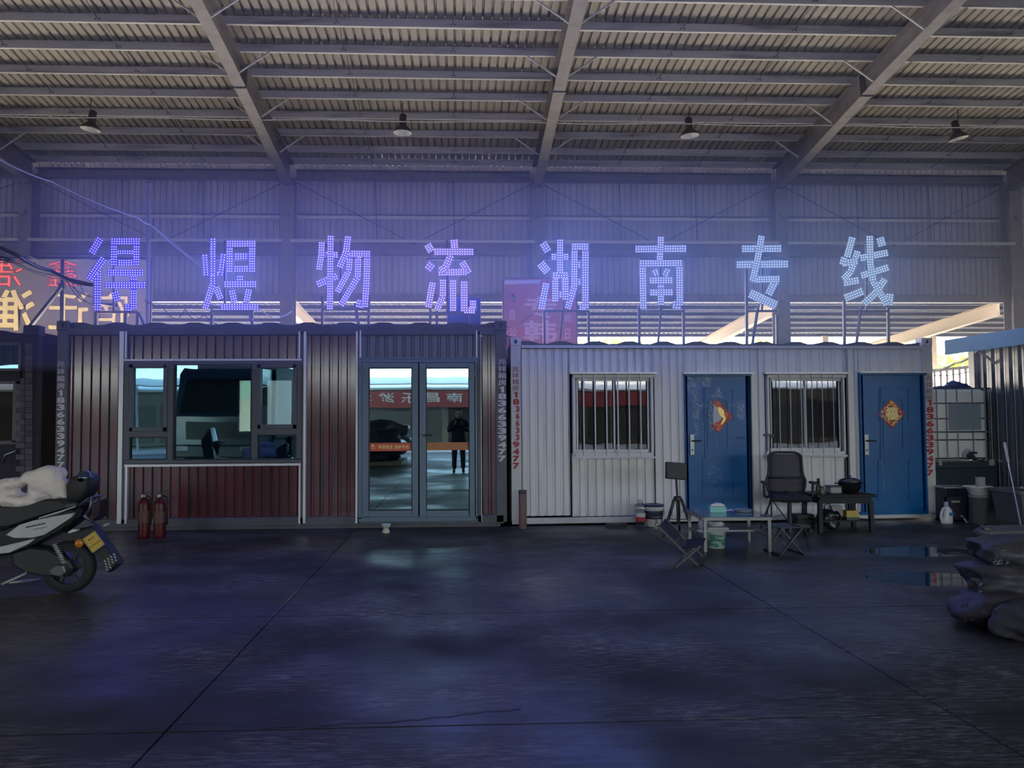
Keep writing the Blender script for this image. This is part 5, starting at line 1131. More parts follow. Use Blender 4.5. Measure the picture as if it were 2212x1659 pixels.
# ================================================================== banners seen from the back
def flat_sign(name, lab, x0, x1, y0, y1, Y, board, groups, frame_m, tilt=0.0):
    p0, p1 = at(x0, y0, Y), at(x1, y1, Y); base = Vector(((p0.x + p1.x) / 2, Y, p1.z)); t = thing(name, lab, 'sign', base)
    if groups and groups[0][0] == 'red_character':   # printed flex sheet: the lettering is let into the sheet so that daylight from behind shows through both
        rect = [(p0.x, p1.z), (p1.x, p1.z), (p1.x, p0.z), (p0.x, p0.z)]; holes = []; to3 = lambda u, v: Vector((u, Y, v))
        for nm, chars, m, off in groups:
            for ch, cx0, cx1, cy0, cy1, mir in chars:
                q0, q1 = at(cx0, cy0, Y), at(cx1, cy1, Y); lp = grow_loops(glyph_loops(ch, q0.x, q1.x, q1.z, q0.z, .0, mir), {'鑫': 0.0, '浩': .006, '宿': .009, '迁': .013, '淮': .024}.get(ch, 0.0)); holes += lp
                mb = MB(base); mb.add(*fill_shape(lp, to3)); cht = mb.build(nm, m, t)
                mb = MB(base)
                for l in lp:
                    for k in range(len(l)): mb.bar((l[k][0], Y - .006, l[k][1]), (l[(k + 1) % len(l)][0], Y - .006, l[(k + 1) % len(l)][1]), .024 if nm == 'red_character' else .012, .004, up=(0, 1, 0))
                mb.build('outline', MATS['cream_outline'] if nm == 'red_character' else m, cht, kind='stuff')
        b = MB(base); b.add(*fill_shape([rect] + holes, to3)); b.build('board', board, t)
    else:
        b = MB(base); b.box((p0.x, Y, p1.z), (p1.x, Y + .03, p0.z)); b.build('board', board, t)
        for nm, chars, m, off in groups:
            for ch, cx0, cx1, cy0, cy1, mir in chars:
                mb = MB(base); q0, q1 = at(cx0, cy0, Y), at(cx1, cy1, Y); put_glyph(mb, ch, lambda u, v: Vector((u, Y - off, v)), q0.x, q1.x, q1.z, q0.z, .02, mir); mb.build(nm, m, t)
    f = MB(base)
    for a, b2 in (((p0.x, p0.z), (p1.x, p0.z)), ((p0.x, p1.z), (p1.x, p1.z)), ((p0.x, p0.z), (p0.x, p1.z)), ((p1.x, p0.z), (p1.x, p1.z))): f.bar((a[0], Y + .05, a[1]), (b2[0], Y + .05, b2[1]), .05, .05)
    for k in (0, 1):
        x = p0.x + (p1.x - p0.x) * (.2 + .6 * k); f.bar((x, Y + .06, 0), (x, Y + .06, p0.z), .07, .07)
    f.build('frame', frame_m, t)
    return t
mat('cream_outline', (.95, .80, .66), .6, tl=.85); BAN = mat('grey_banner', (.16, .14, .165), .6, tl=.7)
grey = flat_sign('banner_sign', 'grey banner seen from behind with mirrored red and yellow lettering', -260, 322, 556, 735, 15.6, BAN,
    [('red_character', [('鑫', 102, 169, 560, 619, True), ('浩', -19, 49, 561, 619, True)], mat('faded_red_ink', (.92, .16, .17), .6, tl=.85), .009),
     ('yellow_character', [('宿', 203, 279, 632, 716, True), ('迁', 106, 190, 631, 712, True), ('淮', -12, 72, 628, 712, True)], mat('sand_yellow_ink', (.66, .52, .27), .6, tl=.85), .006)], DARKMETAL)
REDB = mat('faded_red_board', (.46, .09, .10), .55, noise=((.36, .10, .14), 1.4, .4, .65)); GH = mat('ghost_ink', (.66, .36, .38), .6)
red = flat_sign('faded_sign', 'tall faded red sign board with worn lettering behind the white cabin', 1088, 1246, 602, 760, 14.6, REDB,
    [('worn_character', [('韩', 1131, 1203, 692, 742, False), ('专', 1133, 1203, 640, 688, False), ('自', 1101, 1112, 668, 691, False), ('公', 1099, 1117, 708, 727, False), ('日', 1220, 1232, 710, 733, False), ('司', 1219, 1233, 681, 696, False)], GH, .004)], DARKMETAL)
b0 = red.location; Yf = 14.6; mb = MB(b0); q = [at(1090, 606, Yf), at(1168, 605, Yf), at(1165, 612, Yf), at(1090, 615, Yf)]; mb.loft([[v + Vector((0, -.02, 0)) for v in q], [v for v in q]]); mb.build('peeled_strip', mat('pale_peel', (.60, .42, .44), .6), red)
mb = MB(b0); mb.tube([at(1107, 636, Yf - .03), at(1109, 645, Yf - .06), at(1112, 652, Yf - .03)], [.02, .035, .015], 8); mb.build('hanging_clip', SILVER, red, smooth=True)

# ================================================================== steel bits and wires above the roofs
def pole_thing(nm, lab, cat, pts, w, m):
    o = thing(nm, lab, cat, pts[-1]); mb = MB(pts[-1]); mb.tube(pts, w, 10); mb.build('shaft', m, o); return o
Yp = 13.5; a, b = at(322, 396, Yp), at(320, 730, Yp); o = pole_thing('steel_pole', 'tall plain steel pole rising behind the maroon cabin next to the first character', 'pole', [a, Vector((b.x, Yp, 0))], .032, STEEL)
mb = MB((b.x, Yp, 0)); c = at(320, 520, Yp); mb.lathe([(.036, 0), (.04, .01), (.036, .05)], c - Vector((0, 0, 0)), 12); mb.build('clamp', SILVER, o)
mb = MB((b.x, Yp, 0)); mb.lathe([(.033, 0), (.036, .01), (.03, .02)], a, 12); mb.build('end_cap', DARKMETAL, o)
Ym = 12.6; b = Vector((at(135, 700, Ym).x, Ym, 0)); o = thing('mast', 'dark mast with a slanting stay between the dark cabin and the maroon cabin', 'pole', b); mb = MB(b); mb.tube([b, at(135, 560, Ym)], .028, 8); mb.build('shaft', DARKMETAL, o)
mb = MB(b); mb.bar(at(135, 617, Ym), at(64, 707, 11.2), .045, .045); mb.build('stay', DARKMETAL, o); mb = MB(b); mb.cbox(at(134, 618, Ym - .03), (.09, .06, .08)); mb.build('clamp', DARKMETAL, o)
base = at(1002, 709, 11.9); o = thing('roof_cabinet', 'dark blue cabinet standing on the maroon cabin behind the fourth character', 'cabinet', (base.x, base.y, base.z)); w2 = .25; h2 = at(1002, 648, 11.9).z - base.z
mb = MB(); mb.cbox((0, 0, h2 / 2), (2 * w2, .4, h2), bev=.01); mb.build('body', mat('dark_blue_cabinet', (.04, .06, .13), .4), o)
mb = MB(); mb.cbox((0, -.205, h2 * .5), (2 * w2 - .08, .02, h2 - .1), bev=.004); d_ = mb.build('door', mat('dark_blue_cabinet_door', (.045, .07, .15), .4), o); mb = MB(); mb.cbox((.15, -.225, h2 * .5), (.02, .02, .08)); mb.build('handle', SILVER, d_)
def cable(nm, lab, pts, r, m, n=24, group=None, cat='cable'):
    P = []
    for k in range(len(pts) - 1):
        (xa, ya, Ya), (xb, yb, Yb), sag = pts[k][:3], pts[k + 1][:3], pts[k][3] if len(pts[k]) > 3 else 0
        A, B = at(xa, ya, Ya), at(xb, yb, Yb)
        for i in range(n + (k == len(pts) - 2)):
            f = i / n; P.append(A * (1 - f) + B * f - Vector((0, 0, 4 * sag * f * (1 - f))))
    mb = MB(); mb.tube(P, r, 6); return tag(mb.build(nm, m, smooth=True), lab, cat, group)
WCAB = mat('white_cable', (.68, .66, .64), .5)
cable('white_cable', 'pale cable running from the upper left corner down to the second character', [(-60, 318, 8.5), (0, 345, 9.0, .02), (110, 392, 9.6, .03), (298, 470, 10.4, .02), (326, 485, 10.6, .02), (436, 577, 10.9)], .008, WCAB)
cable('white_cable', 'second pale strand splitting off the long cable near the second character', [(340, 494, 10.62, .01), (436, 574, 10.88)], .005, WCAB)
DC = mat('black_cable', (.02, .02, .024), .5)
for i, (pts, r) in enumerate((([(-80, 500, 10.2), (40, 553, 10.6, .03), (110, 585, 11.4, .04), (200, 615, 10.98)], .028), ([(-80, 520, 10.3, .02), (20, 560, 10.8, .05), (120, 595, 12.5, .0), (190, 612, 10.97)], .016), ([(-80, 530, 10.2, .02), (30, 568, 10.7, .05), (140, 603, 12.3, .05), (196, 640, 10.97)], .008),
        ([(140, 598, 12.4, .12), (205, 655, 10.97)], .007), ([(150, 600, 12.4, .10), (207, 660, 10.97)], .007), ([(170, 607, 12.0, .08), (200, 642, 10.97)], .006), ([(-40, 566, 10.6, .0), (75, 568, 11, .06), (132, 593, 12.5)], .005), ([(-60, 552, 10.2, .02), (30, 562, 10.6, .04), (60, 552, 10.9, .0), (90, 565, 11.3)], .01))):
    cable('black_cable', ['thick black cable bundle reaching the first character from the left edge', 'black cable running just under the thick bundle', 'thinner black cable drooping below the bundle to the first character', 'loop of black wire hanging lowest from the mast to the first character', 'second drooping wire loop from the mast', 'short drooping wire from the bundle end', 'thin level wire crossing the red mirrored lettering', 'kinked black cable near the left edge above the banner'][i], pts, r, DC)
cable('black_cable', 'tangle of black wire behind the second character on the roof', [(312, 648, 11.3, .03), (350, 660, 11.6, .05), (385, 690, 11.5, .0), (400, 668, 11.5, .1), (440, 680, 11.3, .02), (470, 700, 11.2)], .006, DC)
cable('black_cable', 'black wire looping between the second character and the steel column', [(440, 655, 11.0, .03), (555, 662, 11.2, .12), (630, 672, 12, .0)], .005, WCAB)
cable('black_cable', 'thin wire hanging across the faded red sign', [(1164, 655, 14.5, .02), (1155, 675, 14.4, .0), (1120, 700, 13, .02), (1094, 707, 10.9)], .006, DC)
for i in range(5):
    cable('black_cable', ['topmost', 'second', 'third', 'fourth', 'lowest'][i] + ' wire of the bunch dropping into the gap between the two container cabins', [(1092, 722 + 3 * i, 10.9, .02), (1106 - 2 * i, 728 + i * 5, 10.95, .0), (1098, 760 + i * 6, 11.0)], .004, DC, n=8, group='wires in the gap between the cabins')
cable('black_cable', 'thick black cable sagging from the wires onto the white cabin roof', [(1092, 726, 10.9, -.02), (1112, 736, 11.3, .0), (1150, 746, 11.4)], .012, DC, n=10)

# ================================================================== right side: tank, fence, sheeted shed, clutter
Yi = 12.1; xL = at(2006, 900, Yi).x; xR = at(2141, 900, Yi).x; zt_, zb_ = at(2080, 838, Yi).z, at(2080, 996, Yi).z; t = thing('water_tank', 'white caged plastic water tank beside the white cabin', 'tank', ((xL + xR) / 2, Yi, 0)); cx_ = (xL + xR) / 2; hw_ = (xR - xL) / 2
TANK = mat('translucent_tank', (.75, .78, .80), .4, tl=.35); b = MB(); b.cbox((0, .55, (zt_ + zb_) / 2), (2 * hw_ - .05, 1.0, zt_ - zb_ - .03), bev=.05); b.build('bottle', TANK, t)
b = MB(); b.lathe([(.14, 0), (.14, .04), (.12, .05)], (0, .5, zt_ - .02), 20); b.build('cap', mat('grey_cap', (.2, .2, .22), .4), t)
CAGE = mat('cage_tube', (.13, .155, .175), .4, .6)
def cpx(px, py): p = at(px, py, Yi); return p.x - cx_, p.z
for y_ in (839, 871, 904, 933, 950, 990):
    z = cpx(2080, y_)[1]; c = MB(); c.tube([(-hw_, 0, z), (hw_, 0, z)], .011, 8); c.tube([(hw_, 0, z), (hw_, 1.08, z)], .011, 8); c.tube([(-hw_, 0, z), (-hw_, 1.08, z)], .011, 8); c.build('cage_rail', CAGE, t)
for px in (2007, 2023, 2043.5, 2067, 2100, 2127, 2124 + 16):
    x = cpx(px, 900)[0]; c = MB(); c.tube([(x, -.012, zb_), (x, -.012, zt_)], .010, 8); c.build('cage_upright', CAGE, t)
for y in (.3, .6, .9): c = MB(); c.tube([(hw_ + .01, y, zb_), (hw_ + .01, y, zt_)], .010, 8); c.build('cage_upright', CAGE, t)
a_2, b_2 = cpx(2047, 872), cpx(2125, 929); c = MB(); c.box((a_2[0], -.02, b_2[1]), (b_2[0] - .05, -.014, a_2[1])); c.build('name_sheet', mat('grey_sheet', (.30, .36, .40), .5), t)
v = MB(); c_ = cpx(2092, 982); v.lathe([(.09, 0), (.085, .03), (.05, .03)], (c_[0], .03, c_[1]), 16, axis=Matrix.Rotation(PI / 2, 3, 'X')); v.build('outlet_ring', mat('ring_white', (.45, .45, .48), .4), t); v = MB(); v.tube([(c_[0], -.0, c_[1] - .02), (c_[0], -.1, c_[1] - .03), (c_[0] + .03, -.14, c_[1] - .08)], [.035, .032, .026], 10); v.cbox((c_[0] + .03, -.08, c_[1] + .03), (.1, .03, .03)); v.build('valve', BLACKP, t, smooth=True)
lab = MB()
for px0 in (2027, 2134, 2140): u, z = cpx(px0, 998); lab.box((u - .02, -.055, z - .05), (u + .025, -.05, z + .03))
lab.build('rail_tags', mat('tag_pale', (.45, .43, .40), .6), t, kind='stuff')
b = MB(); b.cbox((0, .5, zb_ - .06), (2 * hw_, 1.06, .10), bev=.01); b.build('pallet_deck', mat('pallet_dark', (.05, .06, .075), .5), t)
t2 = thing('tank_stand', 'dark plinth box under the white caged water tank', 'stand', (cx_, Yi, 0)); b = MB(); b.cbox((0, .5, (zb_ - .11) / 2), (2 * hw_ + .04, 1.04, zb_ - .11), bev=.01); b.build('plinth', mat('plinth_teal', (.035, .055, .07), .45), t2)
for z in (.12, .35, .58):
    b = MB(); b.cbox((0, -.03, z), (2 * hw_, .03, .03)); b.build('plinth_rib', MATS['plinth_teal'], t2)
p = at(2062, 838, Yi + .3); t = thing('folded_tarp', 'crumpled dark blue tarp lying on top of the water tank', 'tarp', (p.x, p.y, zt_ - .02)); fused('tarp', mat('blue_tarp', (.03, .06, .14), .45), t, [(Vector((-.12, 0, .02)), (.24, .2, .045), 0), (Vector((.05, .05, .07)), (.14, .16, .07), .2), (Vector((.14, 0, .04)), (.13, .14, .05), .3), (Vector((-.3, 0, .01)), (.12, .15, .035), 0)], vox=.015, amp=.25)
# translucent fence and its wires behind the tank
Yq = 33.5; pa, pb = at(1990, 803, Yq), at(2152, 787, Yq); t = thing('sheet_fence', 'pale ribbed sheet fence behind the water tank with a top rail', 'fence', ((pa.x + pb.x) / 2, Yq, 0)); off = Vector(((pa.x + pb.x) / 2, Yq, 0)); FEN = mat('fence_sheet', (.85, .90, .92), .5, tl=.65)
n_p = 12
for k in range(n_p):
    f0, f1 = k / n_p, (k + 1) / n_p; b = MB(off); z0 = pa.z + (pb.z - pa.z) * f0; z1 = pa.z + (pb.z - pa.z) * f1; xa, xb = pa.x + (pb.x - pa.x) * f0, pa.x + (pb.x - pa.x) * f1
    b.loft([[Vector((xa + .02, Yq, .05)), Vector((xb - .02, Yq, .05)), Vector((xb - .02, Yq + .012, .05)), Vector((xa + .02, Yq + .012, .05))], [Vector((xa + .02, Yq, z0 - .03)), Vector((xb - .02, Yq, z1 - .03)), Vector((xb - .02, Yq + .012, z1 - .03)), Vector((xa + .02, Yq + .012, z0 - .03))]]); b.build('sheet_panel', FEN, t)
for k in range(n_p + 1):
    f = k / n_p; x = pa.x + (pb.x - pa.x) * f; b = MB(off); b.box((x - .045, Yq - .05, 0), (x + .045, Yq - .005, pa.z + (pb.z - pa.z) * f - .02)); b.build('fence_rib', STEEL, t)
b = MB(off); b.bar(pa, pb, .12, .12); b.build('top_rail', STEEL, t)
# sheeted shed at the right edge, its long side running back
XS = 8.42; y0s, y1s = 7.6, 12.55; t = thing('sheeted_shed', 'dark sheeted shed with a blue awning at the right edge', 'shed', (XS, (y0s + y1s) / 2, 0)); off = Vector((XS, (y0s + y1s) / 2, 0)); zs_ = 2.56; DSH = mat('dark_blue_sheet', (.065, .08, .10), .38, spec=.3)
b = MB(off); prof = []; y = y0s
while y < y1s: prof += [(y, 0), (y + .11, 0), (y + .14, .03), (y + .17, .03)]; y += .2
b.loft([[Vector((XS + d, a, 0)) for a, d in prof], [Vector((XS + d, a, zs_)) for a, d in prof]], cap=False, closed=False); b.build('side_sheet', DSH, t)
b = MB(off); b.box((XS - .02, y1s, 0), (XS + 3, y1s + .05, zs_)); b.box((XS, y0s - .05, 0), (XS + 3, y0s, zs_)); b.box((XS + 2.95, y0s, 0), (XS + 3, y1s, zs_)); b.build('end_wall', DSH, t)
b = MB(off); b.box((XS - .06, y1s - .02, 0), (XS + .04, y1s + .12, zs_ + .02)); b.build('corner_post', STEEL, t); b = MB(off); b.box((XS - .03, y0s, zs_ - .04), (XS + .02, y1s, zs_ + .02)); b.build('top_rail', STEEL, t)
for k in range(24):
    y = y0s + .155 + k * .2; b = MB(off); b.bar((XS - .002, y - .07, 0), (XS - .002, y - .07, zs_ - .04), .006, .006); b.build('seam_trim', TRIMW, t)
AW = mat('blue_awning_sheet', (.10, .22, .36), .85, spec=.08); b = MB(off)
q0, q1 = [], []; y = y0s - .2; i = 0
while y < y1s + .2: q0.append(Vector((XS - .38, y, zs_ + .0))); q1.append(Vector((XS + 3.1, y, zs_ + .55 + (.02 if i % 4 in (1, 2) else 0)))); y += .06; i += 1
b.loft([q0, q1], cap=False, closed=False); b.box((XS - .40, y0s - .2, zs_ - .11), (XS - .375, y1s + .2, zs_ + .13)); b.build('awning', AW, t); b = MB(off); b.bar((XS - .36, y0s - .2, zs_ - .03), (XS - .36, y1s + .2, zs_ - .03), .04, .05); b.build('awning_beam', AW, t)
for y in (8.4, 10.2, 12.1): b = MB(off); b.bar((XS - .34, y, zs_ - .04), (XS, y, zs_ - .3), .03, .03); b.build('awning_bracket', STEEL, t)
cable('black_cable', 'thick cable from the blue awning down behind the white cabin corner', [(2118, 752, 12.2, .05), (2062, 785, 14, .02), (2022, 800, 15)], .02, DC); cable('black_cable', 'pair of thin wires hanging under the blue awning', [(2132, 750, 12.3, .0), (2138, 770, 12.6, .03), (2150, 790, 12.7)], .006, DC)
cable('black_cable', 'thin wire stretched along the pale sheet fence', [(2018, 811, 33.2, .05), (2090, 804, 33.2, .02), (2148, 790, 33.2)], .02, DC)
# mop handle, bin with basin, jug, crate, wrapped tub
pa, pb = at(2170, 956, 9.6), Vector((at(2206, 1060, 9.2).x, 9.2, .02)); t = thing('mop', 'pale thin mop handle leaning against the dark sheeted shed', 'mop', pb); b = MB(pb); b.tube([pa + (pb - pa) * .22, pb], .008, 8); b.build('stick', mat('alu_stick', (.6, .6, .6), .3, .7), t); b = MB(pb); b.tube([pa, pa + (pb - pa) * .22], .015, 8); b.build('grip', mat('pale_grip', (.48, .46, .46), .5), t); b = MB(pb); b.cbox(pb + Vector((0, 0, .02)), (.22, .09, .04), bev=.01); b.build('mop_head', GREYP, t)
p = gnd(2116, 1131); t = thing('waste_bin', 'dark translucent bin under the white basin', 'bin', (p.x, p.y, 0)); zh = at(2116, 1070, p.y).z; b = MB(); b.lathe([(.10, 0), (.105, .01), (.118, zh - .01), (.122, zh), (.112, zh), (.10, .02)], n=24); b.build('body', mat('smoky_plastic', (.10, .10, .10), .3), t, smooth=True); b = MB(); b.lathe([(.124, zh - .02), (.126, zh - .01), (.124, zh)], n=24, cap=False); b.build('rim', GREYP, t, smooth=True)
t = thing('wash_basin', 'white plastic basin resting on the dark bin', 'basin', (p.x, p.y, zh)); b = MB(); b.lathe([(.10, 0), (.115, .008), (.145, .10), (.175, .115), (.175, .122), (.14, .115), (.10, .015), (.01, .012)], n=28); b.build('bowl', WHITEP, t, smooth=True); b = MB(); b.lathe([(.172, .114), (.178, .118), (.172, .124)], n=28, cap=False); b.build('rim', WHITEP, t, smooth=True)
t = thing('soap_carton', 'small grey carton standing in the white basin', 'box', (p.x + .05, p.y + .03, zh + .014)); b = MB(); b.cbox((0, 0, .11), (.10, .06, .22), bev=.003); b.build('carton', mat('grey_card', (.30, .28, .27), .7), t); b = MB(); b.cbox((0, 0, .222), (.104, .064, .008)); b.build('flap', GREYP, t)
p = gnd(2045, 1131); p.y -= .0; t = thing('detergent_jug', 'white detergent jug with a loop handle and blue label beside the white cabin corner', 'jug', (p.x, p.y, 0), .1); jm = mat('jug_white', (.62, .61, .60), .35)
def ring(zc, xo, wx, wy): return [(xo + wx * math.cos(k * PI / 8), wy * math.sin(k * PI / 8), zc) for k in range(16)]
b = MB(); b.loft([ring(0, .0, .078, .05), ring(.02, 0, .085, .055), ring(.10, .015, .07, .055), ring(.17, .02, .058, .05), ring(.21, .01, .045, .04), ring(.235, 0, .024, .024)]); b.build('body', jm, t, smooth=True)
b = MB(); b.tube([(-.01, 0, .215), (-.05, 0, .20), (-.078, 0, .14), (-.085, 0, .08), (-.07, 0, .03)], [.018, .016, .015, .016, .02], 10); b.build('handle', jm, t, smooth=True); b = MB(); b.lathe([(.026, .232), (.028, .24), (.026, .285), (.016, .29)], n=14); b.build('cap', mat('lilac_cap', (.45, .40, .55), .4), t, smooth=True); b = MB(); b.box((.0, -.058, .11), (.07, -.05, .15)); b.build('label_patch', mat('blue_patch', (.04, .14, .32), .4), t)
p = gnd(2068, 1126); t = thing('plastic_crate', 'dark plastic crate with a pale rim behind the detergent jug', 'crate', (p.x, p.y + .12, 0)); zc = at(2068, 1053, p.y).z
b = MB(); b.box((-.16, -.12, 0), (.16, .12, .02)); b.box((-.16, -.12, 0), (-.145, .12, zc)); b.box((.145, -.12, 0), (.16, .12, zc)); b.box((-.16, .105, 0), (.16, .12, zc)); b.box((-.16, -.12, 0), (.16, -.105, zc * .72)); b.build('box', mat('dark_crate', (.03, .03, .05), .4), t)
b = MB()
for a, c in (((-.17, -.13), (.17, -.13)), ((.17, -.13), (.17, .13)), ((.17, .13), (-.17, .13)), ((-.17, .13), (-.17, -.13))): b.bar((*a, zc), (*c, zc), .02, .02)
b.build('rim', mat('pale_rim', (.40, .40, .44), .35), t); b = MB(); b.cbox((-.02, -.128, zc * .58), (.12, .02, .028), bev=.006); b.build('handle', mat('pale_handle', (.42, .40, .38), .4), t)
p = gnd(2062, 1128); t = thing('spray_gun', 'small metal spray nozzle lying by the detergent jug', 'tool', (p.x, p.y - .12, 0)); b = MB(); b.tube([(0, 0, .09), (.03, 0, .1), (.06, 0, .06)], [.012, .016, .01], 8); b.build('nozzle', CHROME, t, smooth=True); b = MB(); b.tube([(.05, 0, .07), (.09, 0, .015), (.13, .03, .012)], .012, 8); b.build('hose', GREYP, t, smooth=True)
Yw_ = 9.55; xw = at(2142, 1100, Yw_).x; t = thing('grey_tub', 'large grey tub half covered by crinkled clear film at the right edge', 'tub', (xw + .95, Yw_ + .3, 0)); zt1 = at(2150, 1062, Yw_).z
b = MB(); b.loft([[(x * k, y * k, z) for x, y in ((-.56, -.28), (-.48, -.33), (.48, -.33), (.56, -.28), (.56, .28), (.48, .33), (-.48, .33), (-.56, .28))] for k, z in ((.86, .02), (.9, .1), (.99, zt1 - .05), (1.03, zt1 - .04), (1.03, zt1), (.96, zt1), (.86, .15))]); b.build('body', mat('tub_grey', (.11, .105, .10), .5), t)
import bmesh
bm = bmesh.new(); bmesh.ops.create_grid(bm, x_segments=70, y_segments=46, size=.5)
from mathutils import noise as _ns
for v in bm.verts:
    x, y = v.co.x, v.co.y + .5; k = _ns.fractal(Vector((x * 9, y * 9, 2.2)), 1, 2, 5) * .03; zz = zt1 + .012 - max(0, y - .35) * .0
    s = y * .8
    if s < .35: v.co = Vector((x * .78 - .1, -.0 - (.36 - (.35 - s)) + .0, zt1 + .015 + k))
    else: v.co = Vector((x * .8 - .1 + k, -.365 + (s - .35) * .06 + k * .8, zt1 - (s - .35) * .75))
me = bpy.data.meshes.new('clear_film'); bm.to_mesh(me); bm.free(); me.materials.append(glass_mat('crinkled_film', .12, (.80, .80, .80), (1, 1, 1), rough=.12, wobble=.6)); me.polygons.foreach_set('use_smooth', [True] * len(me.polygons)); o = bpy.data.objects.new('clear_film', me); col.objects.link(o); o.parent = t
# sacks
SK = mat('woven_sack', (.065, .06, .07), .5, spec=.5, bump=(70, .25), noise=((.04, .038, .043), 5, .4, .7)); TIE = mat('crinkled_plastic', (.42, .46, .55), .2, .3)
def sack(lab, px, py, Y, d, seed, rz=0.0, knot=None, m=SK, group='filled sacks heaped at the right edge', ground=None, amp=.22):
    c = at(px, py, Y); z = c.z if ground is None else ground; t = thing('sack', lab, 'sack', (c.x, c.y, z), 0, group)
    lump('body', m, t, (0, 0, 0), d, seed, amp, 4, 1.5, rz, flat=.25); rn = random.Random(seed)
    if knot:
        k = at(*knot, Y - .05) - Vector((c.x, c.y, z)); b = MB()
        for q in range(5): a = q * 1.25; b.tube([k * .72, k * .9 + Vector((0, .03 * math.cos(a), .02 * math.sin(a))), k + Vector((-.03, .06 * math.cos(a), .05 * math.sin(a)))], [.05, .03, .018], 7)
        b.build('tied_neck', m, t, smooth=True)
        s = MB()
        for q in range(26):
            p = k * .95 + Vector((rn.gauss(0, .02), rn.gauss(-.02, .015), rn.gauss(.02, .02))); v = Vector((rn.gauss(0, 1), rn.gauss(0, .5), rn.gauss(0, 1))).normalized() * rn.uniform(.02, .05); w = v.orthogonal().normalized() * .004
            s.add([p - v - w, p + v - w * .2, p + v * .6 + w], [(0, 1, 2)])
        s.build('loose_strands', TIE, t, kind='stuff')
    return t
sack('bottom grey sack of the heap with its tied neck towards the floor seam', 2205, 1338, 5.35, (.42, .32, .13), 11, .1, (2094, 1325), ground=.115)
sack('grey sack lying in front of the heap at the lower right corner', 2268, 1372, 5.05, (.36, .26, .13), 15, .5, None, ground=.10)
sack('middle grey sack of the heap at the right edge', 2214, 1285, 5.45, (.37, .28, .12), 12, -.1, (2112, 1268), ground=.30)
sack('top grey sack of the heap with glittering loose strands', 2218, 1226, 5.55, (.36, .26, .11), 14, -.2, (2122, 1232), ground=.46)
s = MB(); c = at(2190, 1200, 5.4); rn = random.Random(9)
for q in range(120):
    p = at(2150 + rn.random() * 70, 1185 + rn.random() * 45, 5.36 + rn.random() * .06); v = Vector((rn.gauss(0, 1), rn.gauss(0, .5), rn.gauss(0, 1))).normalized() * rn.uniform(.015, .05); w = v.orthogonal().normalized() * .004; s.add([p - v - w, p + v - w * .2, p + v * .6 + w], [(0, 1, 2)])
tag(s.build('torn_wrap', TIE, None), 'torn glittering plastic wrap on the topmost sack', 'plastic wrap', kind='stuff')
sack('flat pale grey sack lying behind the heap before the grey tub', 2185, 1150, 9.0, (.42, .2, .085), 13, .05, (2126, 1146), mat('pale_sack', (.12, .115, .11), .4), ground=.08)
# ================================================================== the open front behind the camera, seen in the glass
# street front opposite
st = thing('shop_row', 'pale shop row with a long red banner reflected in the mirrored glass doors', 'building', (0, -24, 0))
b = MB(); b.box((-40, -6, 0), (40, 0, 3.2)); b.build('wall', mat('opposite_wall', (.42, .40, .36), .8, noise=((.30, .29, .27), .5, .4, .6)), st)
b = MB(); b.prism([(-6.5, 3.7), (.0, 3.2), (2.6, 3.05), (2.6, 3.15), (0, 3.4), (-6.5, 4.0)], lambda a, z, t: (t, a, z), -40, 40); b.build('roof', mat('opposite_roof', (.58, .60, .58), .5), st)
for x in (-30, -22, -14, -6, 2, 10, 18, 26):
    b = MB(); b.box((x, -.02, .2), (x + 5, .05, 2.3)); b.build('shutter', mat('shop_shutter', (.16, .17, .18), .5), st); b = MB(); b.box((x + 5.4, -.02, .2), (x + 7.4, .05, 2.5)); b.build('doorway', mat('shop_doorway', (.05, .055, .06), .4), st)
bn = thing('shop_banner', 'long dull red banner with white lettering on the shop row, reflected in the doors', 'banner', (0, -21.3, 0)); b = MB(); b.box((-14, 0, 2.1), (14, .05, 2.98)); b.build('board', mat('banner_red', (.38, .07, .075), .55), bn)
b = MB(); txt = '州胶南昌乐潍坊'
for k, ch in enumerate(txt): x = 2.6 - k * 1.2; put_glyph(b, ch, lambda u, v: Vector((u, .06, v)), x, x - .82, 2.36, 2.88, .01)
b.build('lettering', mat('banner_white', (.75, .74, .72), .6), bn)
cv = thing('opposite_awning', 'pale translucent awning strip above the red banner', 'awning', (0, -20.2, 0)); b = MB(); b.prism([(-3, 3.75), (1.2, 3.2), (1.2, 3.28), (-3, 3.83)], lambda a, z, t: (t, a, z), -18, 3.5); b.build('sheet', mat('awning_white', (.70, .74, .72), .5, tl=.5), cv)
for x in (-16, -9, -2, 3): b = MB(); b.tube([(x, 1.0, 0), (x, 1.0, 3.2)], .06, 8); b.build('post', TRIMW, cv)
# lorry parked to the left behind the camera
lt = thing('lorry', 'dark blue lorry cab reflected in the wide window of the maroon cabin', 'truck', (-6.6, -2.6, 0)); LB = mat('lorry_blue', (.02, .045, .10), .25, spec=.6, coat=.5); W2 = 1.1
b = MB(); prof = [(0.0, .55), (1.75, .55), (1.9, .8), (1.9, 1.55), (1.72, 2.1), (1.5, 2.75), (1.2, 2.92), (0, 2.95)]
b.loft([[(-W2 * .97, y, z) for y, z in prof], [(-W2, y, z * .99) for y, z in prof], [(W2, y, z * .99) for y, z in prof], [(W2 * .97, y, z) for y, z in prof]]); b.build('cab', LB, lt)
b = MB(); b.add([(-.98, 1.885, 1.62), (.98, 1.885, 1.62), (.9, 1.56, 2.6), (-.9, 1.56, 2.6)], [(0, 1, 2, 3)]); b.build('windscreen', mat('dark_screen', (.01, .012, .015), .05, spec=.8), lt)
